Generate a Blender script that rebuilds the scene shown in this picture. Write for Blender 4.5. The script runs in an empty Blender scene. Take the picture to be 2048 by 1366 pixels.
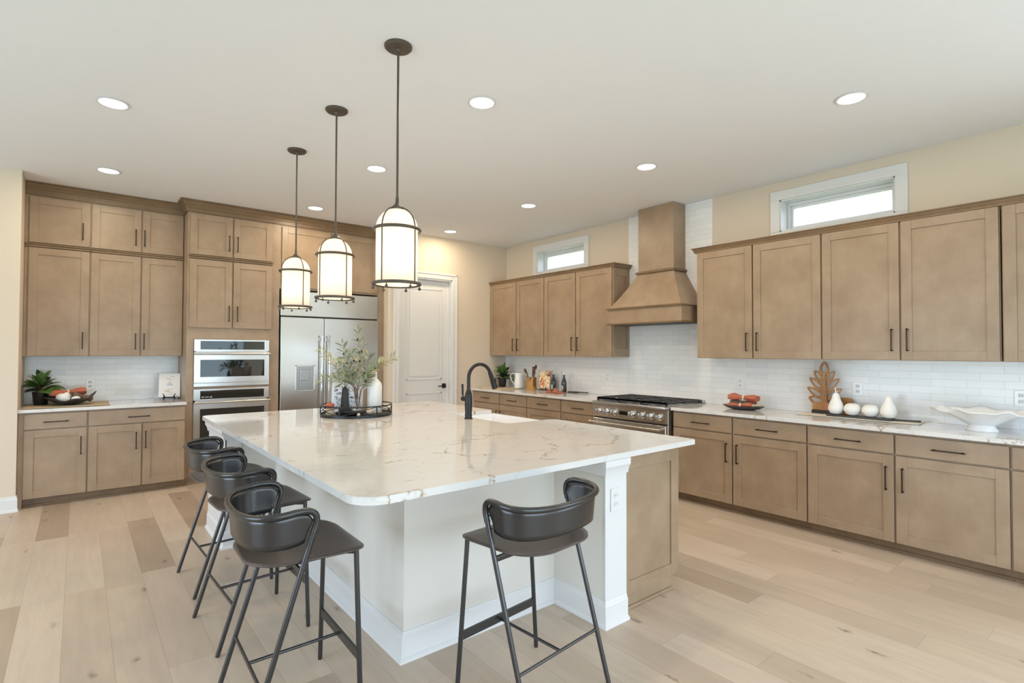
import bpy, bmesh, math, random
from mathutils import Vector, Matrix
random.seed(7)
S = bpy.context.scene
C = S.collection
R = math.radians
V = Vector

# ------------------------------------------------------------------ camera, world, big lights, exposure
cam_d = bpy.data.cameras.new('camera')
cam = bpy.data.objects.new('camera', cam_d)
C.objects.link(cam)
cam_d.sensor_width = 36.0
cam_d.lens = 1065.52 / 2048 * 36
cam_d.clip_start = 0.05
cam.matrix_world = (Matrix.Translation((0, 0, 1.4614)) @ Matrix.Rotation(-R(39.1143), 4, 'Z')
                    @ Matrix.Rotation(R(90 + 1.1024), 4, 'X') @ Matrix.Rotation(R(0.177), 4, 'Z'))
S.camera = cam
S.view_settings.view_transform = 'Standard'
S.view_settings.look = 'None'
S.view_settings.exposure = 0.10
S.view_settings.gamma = 1.0
S.view_settings.use_curve_mapping = False

W = bpy.data.worlds.new('overcast_sky')
S.world = W
W.use_nodes = True
wn, wl = W.node_tree.nodes, W.node_tree.links
wn.clear()
w_out = wn.new('ShaderNodeOutputWorld')
w_bg = wn.new('ShaderNodeBackground')
w_tc = wn.new('ShaderNodeTexCoord')
w_sep = wn.new('ShaderNodeSeparateXYZ')
w_no = wn.new('ShaderNodeTexNoise')
w_no.inputs['Scale'].default_value = 14
w_no.inputs['Detail'].default_value = 6
w_add = wn.new('ShaderNodeMath')
w_add.operation = 'MULTIPLY_ADD'
w_add.inputs[1].default_value = -0.10
w_ramp = wn.new('ShaderNodeValToRGB')
w_ramp.color_ramp.elements[0].position = 0.0
w_ramp.color_ramp.elements[0].color = (0.05, 0.08, 0.04, 1)
w_ramp.color_ramp.elements[1].position = 0.02
w_ramp.color_ramp.elements[1].color = (0.75, 0.86, 1.0, 1)
wl.new(w_tc.outputs['Generated'], w_sep.inputs[0])
wl.new(w_tc.outputs['Generated'], w_no.inputs['Vector'])
wl.new(w_no.outputs['Fac'], w_add.inputs[0])
wl.new(w_sep.outputs['Z'], w_add.inputs[2])
wl.new(w_add.outputs[0], w_ramp.inputs[0])
wl.new(w_ramp.outputs[0], w_bg.inputs['Color'])
w_bg.inputs['Strength'].default_value = 4.0
wl.new(w_bg.outputs[0], w_out.inputs[0])

H = 3.11          # ceiling
XR = 5.244        # right wall
YD = 6.595        # pantry door wall / front of the cabinet alcove
YA = 7.315        # back of the cabinet alcove
XA = -0.425       # left side of the alcove
XB = 3.215        # right side of the alcove
XL = -4.6         # left wall (behind the frame)
YF = -3.2         # wall behind the camera


def light(name, kind, loc, energy, color=(1, 1, 1), rot=(0, 0, 0), size=None, size_y=None, parent=None, spot=None, blend=None):
    d = bpy.data.lights.new(name, kind)
    d.energy = energy
    d.color = color
    if kind == 'AREA':
        d.shape = 'RECTANGLE' if size_y else 'DISK'
        d.size = size
        if size_y:
            d.size_y = size_y
    elif size:
        d.shadow_soft_size = size
    if spot:
        d.spot_size = spot
        d.spot_blend = blend
    o = bpy.data.objects.new(name, d)
    C.objects.link(o)
    o.location = loc
    o.rotation_euler = rot
    if parent:
        o.parent = parent
    return o


DAY = (0.62, 0.80, 1.0)
# daylight coming in through the big openings behind the camera and in the left wall
light('daylight_rear', 'AREA', (0.9, YF - 0.05, 1.35), 108, DAY, (R(90), 0, 0), 5.6, 2.3)
light('fill_light_right', 'AREA', (XR + 0.02, -1.95, 1.35), 58, DAY, (0, R(90), 0), 2.2, 2.0)  # added fill for the island end panel, from an unseen opening
sun = light('bounce_sun', 'SUN', (0, -9, 8), 3.0, (0.95, 0.97, 1.0), (R(42), 0, R(12)))  # unseen sun, added so its floor patch bounces light onto the ceiling
sun.data.angle = R(1.0)
light('daylight_left', 'AREA', (XL - 0.05, 3.0, 1.4), 120, DAY, (0, R(-90), 0), 2.3, 4.0)

# ------------------------------------------------------------------ materials
def new_mat(name):
    m = bpy.data.materials.new(name)
    m.use_nodes = True
    nt = m.node_tree
    return m, nt.nodes, nt.links, nt.nodes['Principled BSDF']


def lin(r, g, b):
    f = lambda c: (c / 255 / 12.92) if c / 255 <= 0.04045 else ((c / 255 + 0.055) / 1.055) ** 2.4
    return (f(r), f(g), f(b), 1.0)


def simple(name, col, rough=0.5, metal=0.0, noise=0.0, nscale=8.0, bump=0.0, coat=0.0, trans=0.0, emit=None, estr=0, spec=None):
    m, n, l, b = new_mat(name)
    b.inputs['Base Color'].default_value = col
    b.inputs['Roughness'].default_value = rough
    b.inputs['Metallic'].default_value = metal
    b.inputs['Coat Weight'].default_value = coat
    b.inputs['Transmission Weight'].default_value = trans
    if spec is not None:
        b.inputs['Specular IOR Level'].default_value = spec
    if emit:
        b.inputs['Emission Color'].default_value = emit
        b.inputs['Emission Strength'].default_value = estr
    g = n.new('ShaderNodeNewGeometry')
    t = n.new('ShaderNodeTexNoise')
    t.inputs['Scale'].default_value = nscale
    t.inputs['Detail'].default_value = 3
    l.new(g.outputs['Position'], t.inputs['Vector'])
    if noise:
        mx = n.new('ShaderNodeMix')
        mx.data_type = 'RGBA'
        mx.inputs['A'].default_value = tuple(c * (1 - noise) for c in col[:3]) + (1,)
        mx.inputs['B'].default_value = tuple(min(1, c * (1 + noise)) for c in col[:3]) + (1,)
        l.new(t.outputs['Fac'], mx.inputs['Factor'])
        l.new(mx.outputs['Result'], b.inputs['Base Color'])
    if bump:
        bp = n.new('ShaderNodeBump')
        bp.inputs['Strength'].default_value = bump
        bp.inputs['Distance'].default_value = 0.002
        l.new(t.outputs['Fac'], bp.inputs['Height'])
        l.new(bp.outputs[0], b.inputs['Normal'])
    return m


def wood(name, dark, light_, rough=0.42, blotch=4.2, grain=(22, 22, 1.6)):
    """stained maple: soft blotches, faint vertical grain"""
    m, n, l, b = new_mat(name)
    g = n.new('ShaderNodeNewGeometry')
    oi = n.new('ShaderNodeObjectInfo')
    ad = n.new('ShaderNodeVectorMath'); ad.operation = 'ADD'
    sc = n.new('ShaderNodeVectorMath'); sc.operation = 'SCALE'; sc.inputs['Scale'].default_value = 9.0
    cx = n.new('ShaderNodeCombineXYZ')
    for i in range(3):
        l.new(oi.outputs['Random'], cx.inputs[i])
    l.new(cx.outputs[0], sc.inputs[0])
    l.new(g.outputs['Position'], ad.inputs[0]); l.new(sc.outputs[0], ad.inputs[1])
    t1 = n.new('ShaderNodeTexNoise'); t1.inputs['Scale'].default_value = blotch; t1.inputs['Detail'].default_value = 5
    t1.inputs['Roughness'].default_value = 0.6
    l.new(ad.outputs[0], t1.inputs['Vector'])
    mp = n.new('ShaderNodeMapping'); mp.inputs['Scale'].default_value = grain
    l.new(ad.outputs[0], mp.inputs['Vector'])
    t2 = n.new('ShaderNodeTexNoise'); t2.inputs['Scale'].default_value = 3.0; t2.inputs['Detail'].default_value = 6
    l.new(mp.outputs[0], t2.inputs['Vector'])
    mix = n.new('ShaderNodeMath'); mix.operation = 'MULTIPLY_ADD'; mix.inputs[1].default_value = 0.12
    l.new(t2.outputs['Fac'], mix.inputs[0])
    m2 = n.new('ShaderNodeMath'); m2.operation = 'MULTIPLY'; m2.inputs[1].default_value = 0.88
    l.new(t1.outputs['Fac'], m2.inputs[0]); l.new(m2.outputs[0], mix.inputs[2])
    rp = n.new('ShaderNodeValToRGB')
    rp.color_ramp.elements[0].position = 0.31; rp.color_ramp.elements[0].color = dark
    rp.color_ramp.elements[1].position = 0.69; rp.color_ramp.elements[1].color = light_
    l.new(mix.outputs[0], rp.inputs[0]); l.new(rp.outputs[0], b.inputs['Base Color'])
    b.inputs['Roughness'].default_value = rough
    b.inputs['Coat Weight'].default_value = 0.3
    b.inputs['Coat Roughness'].default_value = 0.3
    return m


def quartz(name):
    m, n, l, b = new_mat(name)
    g = n.new('ShaderNodeNewGeometry')
    wn_ = n.new('ShaderNodeTexNoise'); wn_.inputs['Scale'].default_value = 2.2; wn_.inputs['Detail'].default_value = 5
    l.new(g.outputs['Position'], wn_.inputs['Vector'])
    sc = n.new('ShaderNodeVectorMath'); sc.operation = 'SCALE'; sc.inputs['Scale'].default_value = 0.55
    l.new(wn_.outputs['Color'], sc.inputs[0])
    ad = n.new('ShaderNodeVectorMath'); ad.operation = 'ADD'
    l.new(g.outputs['Position'], ad.inputs[0]); l.new(sc.outputs[0], ad.inputs[1])
    def veins(scale, width):
        mp = n.new('ShaderNodeMapping'); mp.inputs['Rotation'].default_value = (0, 0, 0.5)
        mp.inputs['Scale'].default_value = (1.0, 2.4, 1.0)
        l.new(ad.outputs[0], mp.inputs['Vector'])
        vo = n.new('ShaderNodeTexVoronoi'); vo.feature = 'DISTANCE_TO_EDGE'; vo.inputs['Scale'].default_value = scale
        l.new(mp.outputs[0], vo.inputs['Vector'])
        mr = n.new('ShaderNodeMapRange'); mr.inputs['From Min'].default_value = 0.0
        mr.inputs['From Max'].default_value = width; mr.inputs['To Min'].default_value = 1.0; mr.inputs['To Max'].default_value = 0.0
        l.new(vo.outputs['Distance'], mr.inputs['Value'])
        return mr.outputs[0]
    v1, v2 = veins(1.15, 0.026), veins(2.1, 0.03)
    mk = n.new('ShaderNodeTexNoise'); mk.inputs['Scale'].default_value = 3.4; mk.inputs['Detail'].default_value = 4
    l.new(g.outputs['Position'], mk.inputs['Vector'])
    mr = n.new('ShaderNodeMapRange'); mr.inputs['From Min'].default_value = 0.50; mr.inputs['From Max'].default_value = 0.57
    l.new(mk.outputs['Fac'], mr.inputs['Value'])
    fine = n.new('ShaderNodeTexNoise'); fine.inputs['Scale'].default_value = 55; fine.inputs['Detail'].default_value = 2
    l.new(g.outputs['Position'], fine.inputs['Vector'])
    fr = n.new('ShaderNodeMapRange'); fr.inputs['From Min'].default_value = 0.42; fr.inputs['From Max'].default_value = 0.55
    l.new(fine.outputs['Fac'], fr.inputs['Value'])
    a = n.new('ShaderNodeMath'); a.operation = 'MULTIPLY'; l.new(v1, a.inputs[0]); l.new(mr.outputs[0], a.inputs[1])
    a2 = n.new('ShaderNodeMath'); a2.operation = 'MULTIPLY'; l.new(a.outputs[0], a2.inputs[0]); l.new(fr.outputs[0], a2.inputs[1])
    c = n.new('ShaderNodeMath'); c.operation = 'MULTIPLY'; l.new(v2, c.inputs[0]); c.inputs[1].default_value = 0.22
    base = n.new('ShaderNodeMix'); base.data_type = 'RGBA'
    base.inputs['A'].default_value = lin(225, 223, 220); base.inputs['B'].default_value = lin(180, 172, 162)
    l.new(c.outputs[0], base.inputs['Factor'])
    gold = n.new('ShaderNodeMix'); gold.data_type = 'RGBA'
    gold.inputs['B'].default_value = lin(158, 128, 84)
    l.new(base.outputs['Result'], gold.inputs['A'])
    l.new(a2.outputs[0], gold.inputs['Factor'])
    l.new(gold.outputs['Result'], b.inputs['Base Color'])
    b.inputs['Roughness'].default_value = 0.07
    b.inputs['Specular IOR Level'].default_value = 0.6
    return m


def planks():
    m, n, l, b = new_mat('oak_plank_floor')
    g = n.new('ShaderNodeNewGeometry')
    sp = n.new('ShaderNodeSeparateXYZ'); l.new(g.outputs['Position'], sp.inputs[0])
    def mth(op, a, b_=None, c_=None):
        k = n.new('ShaderNodeMath'); k.operation = op
        for i, v in enumerate((a, b_, c_)):
            if v is None: continue
            if isinstance(v, (int, float)): k.inputs[i].default_value = v
            else: l.new(v, k.inputs[i])
        return k.outputs[0]
    xs = mth('DIVIDE', mth('ADD', sp.outputs['X'], 20.116), 0.193)
    row = mth('FLOOR', xs); fx = mth('FRACT', xs)
    wr = n.new('ShaderNodeTexWhiteNoise'); wr.noise_dimensions = '1D'; l.new(row, wr.inputs['W'])
    ys = mth('ADD', mth('DIVIDE', mth('ADD', sp.outputs['Y'], 30), 1.35), mth('MULTIPLY', wr.outputs['Value'], 7.3))
    seg = mth('FLOOR', ys); fy = mth('FRACT', ys)
    cx = n.new('ShaderNodeCombineXYZ'); l.new(row, cx.inputs[0]); l.new(seg, cx.inputs[1])
    wp = n.new('ShaderNodeTexWhiteNoise'); wp.noise_dimensions = '3D'; l.new(cx.outputs[0], wp.inputs['Vector'])
    rp = n.new('ShaderNodeValToRGB')
    e = rp.color_ramp.elements
    e[0].position = 0; e[0].color = lin(170, 149, 129)
    e[1].position = 1; e[1].color = lin(206, 188, 169)
    e2 = rp.color_ramp.elements.new(0.16); e2.color = lin(192, 173, 153)
    e3 = rp.color_ramp.elements.new(0.6); e3.color = lin(199, 181, 161)
    l.new(wp.outputs['Value'], rp.inputs[0])
    # grain along y, offset per plank
    off = n.new('ShaderNodeVectorMath'); off.operation = 'SCALE'; off.inputs['Scale'].default_value = 31.0
    l.new(wp.outputs['Color'], off.inputs[0])
    ad = n.new('ShaderNodeVectorMath'); ad.operation = 'ADD'; l.new(g.outputs['Position'], ad.inputs[0]); l.new(off.outputs[0], ad.inputs[1])
    mp = n.new('ShaderNodeMapping'); mp.inputs['Scale'].default_value = (16, 1.5, 1); l.new(ad.outputs[0], mp.inputs['Vector'])
    gr = n.new('ShaderNodeTexNoise'); gr.inputs['Scale'].default_value = 1.6; gr.inputs['Detail'].default_value = 8; gr.inputs['Distortion'].default_value = 0.8
    l.new(mp.outputs[0], gr.inputs['Vector'])
    mp2 = n.new('ShaderNodeMapping'); mp2.inputs['Scale'].default_value = (3.2, 1.1, 1); l.new(ad.outputs[0], mp2.inputs['Vector'])
    bl = n.new('ShaderNodeTexNoise'); bl.inputs['Scale'].default_value = 1.3; bl.inputs['Detail'].default_value = 3
    l.new(mp2.outputs[0], bl.inputs['Vector'])
    k1 = mth('MULTIPLY_ADD', gr.outputs['Fac'], 0.26, 0.87)
    k2 = mth('MULTIPLY_ADD', bl.outputs['Fac'], 0.30, 0.85)
    kk = mth('MULTIPLY', k1, k2)
    mc = n.new('ShaderNodeVectorMath'); mc.operation = 'SCALE'; l.new(rp.outputs[0], mc.inputs[0]); l.new(kk, mc.inputs['Scale'])
    # knots
    mpk = n.new('ShaderNodeMapping'); mpk.inputs['Scale'].default_value = (1.9, 0.9, 1); l.new(ad.outputs[0], mpk.inputs['Vector'])
    vk = n.new('ShaderNodeTexVoronoi'); vk.inputs['Scale'].default_value = 1.0; vk.voronoi_dimensions = '2D'
    l.new(mpk.outputs[0], vk.inputs['Vector'])
    dn = n.new('ShaderNodeTexNoise'); dn.inputs['Scale'].default_value = 26; l.new(ad.outputs[0], dn.inputs['Vector'])
    kd = mth('ADD', vk.outputs['Distance'], mth('MULTIPLY', mth('SUBTRACT', dn.outputs['Fac'], 0.5), 0.10))
    kr = n.new('ShaderNodeMapRange'); kr.inputs['From Min'].default_value = 0.0; kr.inputs['From Max'].default_value = 0.040
    kr.inputs['To Min'].default_value = 0.62; kr.inputs['To Max'].default_value = 0.0
    l.new(kd, kr.inputs['Value'])
    mk = n.new('ShaderNodeMix'); mk.data_type = 'RGBA'; l.new(kr.outputs[0], mk.inputs['Factor'])
    l.new(mc.outputs[0], mk.inputs['A']); mk.inputs['B'].default_value = lin(96, 74, 56)
    # seams
    ex = mth('MULTIPLY', mth('MINIMUM', fx, mth('SUBTRACT', 1.0, fx)), 0.193)
    ey = mth('MULTIPLY', mth('MINIMUM', fy, mth('SUBTRACT', 1.0, fy)), 1.35)
    ee = mth('MINIMUM', ex, ey)
    sr = n.new('ShaderNodeMapRange'); sr.inputs['From Min'].default_value = 0.0005; sr.inputs['From Max'].default_value = 0.0028
    sr.inputs['To Min'].default_value = 0.28; sr.inputs['To Max'].default_value = 0.0
    l.new(ee, sr.inputs['Value'])
    ms = n.new('ShaderNodeMix'); ms.data_type = 'RGBA'; l.new(sr.outputs[0], ms.inputs['Factor'])
    l.new(mk.outputs['Result'], ms.inputs['A']); ms.inputs['B'].default_value = lin(110, 88, 68)
    l.new(ms.outputs['Result'], b.inputs['Base Color'])
    b.inputs['Roughness'].default_value = 0.42
    bm_ = n.new('ShaderNodeBump'); bm_.inputs['Strength'].default_value = 0.25; bm_.inputs['Distance'].default_value = 0.002
    l.new(gr.outputs['Fac'], bm_.inputs['Height']); l.new(bm_.outputs[0], b.inputs['Normal'])
    return m


def tile(name, axis):
    """long glossy white tiles in a broken bond; axis is the horizontal world axis of the wall"""
    m, n, l, b = new_mat(name)
    g = n.new('ShaderNodeNewGeometry'); sp = n.new('ShaderNodeSeparateXYZ'); l.new(g.outputs['Position'], sp.inputs[0])
    cx = n.new('ShaderNodeCombineXYZ'); l.new(sp.outputs[axis], cx.inputs[0]); l.new(sp.outputs['Z'], cx.inputs[1])
    ad = n.new('ShaderNodeVectorMath'); ad.operation = 'ADD'; ad.inputs[1].default_value = (10, -0.914 + 10 * 0.057, 0)
    l.new(cx.outputs[0], ad.inputs[0])
    br = n.new('ShaderNodeTexBrick')
    br.inputs['Scale'].default_value = 1.0
    br.inputs['Brick Width'].default_value = 0.215
    br.inputs['Row Height'].default_value = 0.057
    br.inputs['Mortar Size'].default_value = 0.0011
    br.inputs['Mortar Smooth'].default_value = 0.3
    br.offset = 0.37; br.offset_frequency = 2
    br.inputs['Color1'].default_value = lin(248, 248, 247)
    br.inputs['Color2'].default_value = lin(240, 241, 241)
    br.inputs['Mortar'].default_value = lin(216, 215, 213)
    l.new(ad.outputs[0], br.inputs['Vector']); l.new(br.outputs['Color'], b.inputs['Base Color'])
    b.inputs['Roughness'].default_value = 0.12
    w = n.new('ShaderNodeTexNoise'); w.inputs['Scale'].default_value = 9; l.new(g.outputs['Position'], w.inputs['Vector'])
    h = n.new('ShaderNodeMath'); h.operation = 'MULTIPLY_ADD'; h.inputs[1].default_value = -1.0
    l.new(br.outputs['Fac'], h.inputs[0])
    h2 = n.new('ShaderNodeMath'); h2.operation = 'MULTIPLY'; h2.inputs[1].default_value = 1.2; l.new(w.outputs['Fac'], h2.inputs[0]); l.new(h2.outputs[0], h.inputs[2])
    bp = n.new('ShaderNodeBump'); bp.inputs['Strength'].default_value = 0.35; bp.inputs['Distance'].default_value = 0.002
    l.new(h.outputs[0], bp.inputs['Height']); l.new(bp.outputs[0], b.inputs['Normal'])
    return m


def steel(name, col=(0.60, 0.585, 0.56, 1), rough=0.28, stretch=(1, 1, 60), wob=0.0):
    m, n, l, b = new_mat(name)
    b.inputs['Base Color'].default_value = col
    b.inputs['Metallic'].default_value = 1.0
    g = n.new('ShaderNodeNewGeometry')
    mp = n.new('ShaderNodeMapping'); mp.inputs['Scale'].default_value = stretch; l.new(g.outputs['Position'], mp.inputs['Vector'])
    t = n.new('ShaderNodeTexNoise'); t.inputs['Scale'].default_value = 14; t.inputs['Detail'].default_value = 2; l.new(mp.outputs[0], t.inputs['Vector'])
    r = n.new('ShaderNodeMapRange'); r.inputs['To Min'].default_value = rough - 0.015; r.inputs['To Max'].default_value = rough + 0.015
    l.new(t.outputs['Fac'], r.inputs['Value']); l.new(r.outputs[0], b.inputs['Roughness'])
    if wob:
        w = n.new('ShaderNodeTexNoise'); w.inputs['Scale'].default_value = 1.6; w.inputs['Detail'].default_value = 0
        l.new(g.outputs['Position'], w.inputs['Vector'])
        bp = n.new('ShaderNodeBump'); bp.inputs['Strength'].default_value = 1.0; bp.inputs['Distance'].default_value = wob
        l.new(w.outputs['Fac'], bp.inputs['Height']); l.new(bp.outputs[0], b.inputs['Normal'])
    return m


def glass(name, tint=(1, 1, 1, 1), rough=0.0):
    m, n, l, b = new_mat(name)
    b.inputs['Base Color'].default_value = tint
    b.inputs['Roughness'].default_value = rough
    b.inputs['Transmission Weight'].default_value = 1.0
    b.inputs['IOR'].default_value = 1.45
    return m


def pane_mat():
    m = bpy.data.materials.new('window_pane'); m.use_nodes = True
    n, l = m.node_tree.nodes, m.node_tree.links
    n.clear()
    o = n.new('ShaderNodeOutputMaterial'); t = n.new('ShaderNodeBsdfTransparent'); gl = n.new('ShaderNodeBsdfGlossy')
    gl.inputs['Roughness'].default_value = 0.02
    mx = n.new('ShaderNodeMixShader'); mx.inputs[0].default_value = 0.05
    l.new(t.outputs[0], mx.inputs[1]); l.new(gl.outputs[0], mx.inputs[2]); l.new(mx.outputs[0], o.inputs[0])
    return m


def shade_mat():
    m = bpy.data.materials.new('opal_glass'); m.use_nodes = True
    n, l = m.node_tree.nodes, m.node_tree.links
    n.clear()
    o = n.new('ShaderNodeOutputMaterial')
    tr = n.new('ShaderNodeBsdfTranslucent'); tr.inputs['Color'].default_value = (1, 0.95, 0.88, 1)
    df = n.new('ShaderNodeBsdfPrincipled'); df.inputs['Base Color'].default_value = (0.9, 0.88, 0.85, 1); df.inputs['Roughness'].default_value = 0.15
    mx = n.new('ShaderNodeMixShader'); mx.inputs[0].default_value = 0.5
    em = n.new('ShaderNodeEmission'); em.inputs['Color'].default_value = (1, 0.90, 0.78, 1); em.inputs['Strength'].default_value = 0.12
    ad = n.new('ShaderNodeAddShader')
    l.new(df.outputs[0], mx.inputs[1]); l.new(tr.outputs[0], mx.inputs[2])
    l.new(mx.outputs[0], ad.inputs[0]); l.new(em.outputs[0], ad.inputs[1]); l.new(ad.outputs[0], o.inputs[0])
    return m


def picture_mat(name, cols, scale=14.0, seed=0.0, contrast=(0.38, 0.62)):
    """printed photo: soft blobs of colour"""
    m, n, l, b = new_mat(name)
    g = n.new('ShaderNodeNewGeometry')
    ad = n.new('ShaderNodeVectorMath'); ad.operation = 'ADD'; ad.inputs[1].default_value = (seed, seed * 1.7, seed * 0.6)
    l.new(g.outputs['Position'], ad.inputs[0])
    t = n.new('ShaderNodeTexNoise'); t.inputs['Scale'].default_value = scale; t.inputs['Detail'].default_value = 5; t.inputs['Distortion'].default_value = 1.2
    l.new(ad.outputs[0], t.inputs['Vector'])
    rp = n.new('ShaderNodeValToRGB'); e = rp.color_ramp.elements
    e[0].position = contrast[0]; e[0].color = cols[0]; e[1].position = contrast[1]; e[1].color = cols[-1]
    for i, c in enumerate(cols[1:-1]):
        x = rp.color_ramp.elements.new(contrast[0] + (contrast[1] - contrast[0]) * (i + 1) / (len(cols) - 1)); x.color = c
    l.new(t.outputs['Fac'], rp.inputs[0]); l.new(rp.outputs[0], b.inputs['Base Color'])
    b.inputs['Roughness'].default_value = 0.4
    return m


M = {}
M['wall'] = simple('painted_wall', lin(222, 208, 188), 0.85, noise=0.015, bump=0.05, nscale=60)
M['ceil'] = simple('ceiling_paint', lin(241, 242, 243), 0.9, noise=0.01)
M['trim'] = simple('white_trim', lin(225, 225, 224), 0.35, noise=0.01)
M['knee'] = simple('island_wall_paint', lin(224, 220, 211), 0.8, noise=0.015, bump=0.04, nscale=60)
M['wood'] = wood('cabinet_wood', lin(150, 126, 100), lin(170, 147, 121))
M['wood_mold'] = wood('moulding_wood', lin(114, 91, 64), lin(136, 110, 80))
M['wood_dark'] = simple('cabinet_gap', lin(96, 76, 58), 0.6, noise=0.05)
M['quartz'] = quartz('veined_quartz')
M['floor'] = planks()
M['tile_y'] = tile('backsplash_tile', 'Y')
M['tile_x'] = tile('backsplash_tile_alcove', 'X')
M['black'] = simple('matte_black_metal', (0.018, 0.018, 0.019, 1), 0.38, 0.3, noise=0.1)
M['bronze'] = simple('handle_bronze', lin(58, 46, 36), 0.4, 0.6, noise=0.1)
M['pend'] = simple('aged_iron', lin(96, 88, 78), 0.45, 0.55, noise=0.12, nscale=30)
M['stool'] = simple('stool_metal', (0.075, 0.075, 0.076, 1), 0.27, 0.75, noise=0.08)
M['seat'] = wood('stool_seat_veneer', lin(62, 54, 50), lin(92, 80, 74), 0.38, 3.0, (18, 2, 2))
M['steel'] = steel('stainless_steel', wob=0.0)
M['fridge'] = steel('brushed_steel', (0.56, 0.55, 0.52, 1), 0.25, (60, 60, 1), wob=0.02)
M['fridge_low'] = steel('steel_lower', (0.34, 0.34, 0.33, 1), 0.3, (60, 60, 1))
M['chrome'] = simple('chrome', (0.68, 0.68, 0.69, 1), 0.08, 1.0, noise=0.02)
M['oven_glass'] = simple('oven_glass', (0.012, 0.014, 0.014, 1), 0.03, 0.0, noise=0.1, spec=0.9)
M['iron'] = simple('cast_iron', lin(66, 68, 70), 0.55, 0.2, noise=0.2, nscale=40)
M['porc'] = simple('white_porcelain', lin(246, 246, 246), 0.08, noise=0.01)
M['ceramic'] = simple('matte_white_ceramic', lin(244, 243, 240), 0.45, noise=0.02, nscale=20)
M['lens'] = simple('lamp_lens', (1, 1, 1, 1), 0.5, emit=(1, 0.95, 0.87, 1), estr=3.0)
M['pane'] = pane_mat()
M['opal'] = shade_mat()
M['copper'] = simple('brushed_copper', lin(222, 180, 126), 0.2, 1.0, noise=0.05, nscale=30)
M['leaf'] = simple('fig_leaf', lin(82, 116, 52), 0.35, noise=0.45, nscale=14)
M['leafd'] = simple('dark_leaf', lin(38, 66, 38), 0.4, noise=0.35, nscale=14)
M['olive'] = simple('olive_leaf', lin(146, 156, 122), 0.55, noise=0.35, nscale=22)
M['olive2'] = simple('dry_leaf', lin(190, 182, 132), 0.6, noise=0.2, nscale=22)
M['stem'] = simple('twig_bark', lin(140, 104, 72), 0.7, noise=0.2)
M['fruit'] = simple('black_olive_skin', lin(42, 34, 38), 0.25, noise=0.2)
M['pot'] = simple('black_pot', (0.012, 0.012, 0.013, 1), 0.45, noise=0.1)
M['slate'] = simple('dark_stoneware', lin(56, 54, 54), 0.4, noise=0.15)
M['rust'] = simple('rust_linen', lin(186, 106, 80), 0.9, noise=0.15, nscale=60, bump=0.4)
M['sand'] = simple('sand_linen', lin(200, 180, 150), 0.9, noise=0.1, nscale=60, bump=0.4)
M['grey_linen'] = simple('taupe_linen', lin(128, 108, 90), 0.9, noise=0.15, nscale=60, bump=0.4)
M['runner'] = simple('cream_linen', lin(228, 222, 206), 0.9, noise=0.06, nscale=50, bump=0.3)
M['bead'] = simple('cream_bead', lin(236, 226, 200), 0.5, noise=0.05)
M['teak'] = wood('carved_teak', lin(134, 88, 42), lin(190, 136, 76), 0.4, 9, (40, 40, 4))
M['paleoak'] = wood('pale_board', lin(205, 184, 154), lin(226, 208, 180), 0.5, 6, (30, 30, 3))
M['spoonwood'] = simple('dark_spoon_wood', lin(92, 66, 44), 0.5, noise=0.2)
M['paper'] = simple('white_paper', lin(238, 237, 234), 0.6, noise=0.01)
M['ink'] = simple('printed_ink', lin(120, 116, 112), 0.6, noise=0.05)
M['clear'] = glass('clear_glass')
M['smoke'] = simple('dark_bottle', lin(44, 48, 50), 0.12, 0.0, noise=0.1, coat=0.5)
M['label'] = simple('bottle_label', lin(190, 192, 194), 0.5, noise=0.05)
M['display'] = simple('display_glass', (0.015, 0.012, 0.01, 1), 0.05, noise=0.1)
M['photo1'] = picture_mat('food_photo_print', [lin(92, 62, 40), lin(196, 120, 84), lin(226, 196, 150), lin(240, 228, 205), lin(150, 130, 100)], 17, 3.0, (0.30, 0.70))
M['photo2'] = picture_mat('magazine_photo_print', [lin(70, 70, 68), lin(150, 150, 148), lin(214, 216, 222), lin(236, 236, 238)], 24, 8.0, (0.34, 0.56))
M['photo3'] = picture_mat('magazine_photo_print_blue', [lin(90, 72, 60), lin(160, 160, 158), lin(196, 206, 214), lin(232, 234, 238)], 20, 15.0, (0.34, 0.58))
M['grass'] = simple('lawn', lin(96, 120, 70), 0.95, noise=0.3, nscale=3)
M['marble'] = simple('white_marble_board', lin(232, 232, 232), 0.25, noise=0.04, nscale=5)

# ------------------------------------------------------------------ mesh tools
ORG = {}   # world origin of every object, so parts can be written in world coordinates


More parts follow.
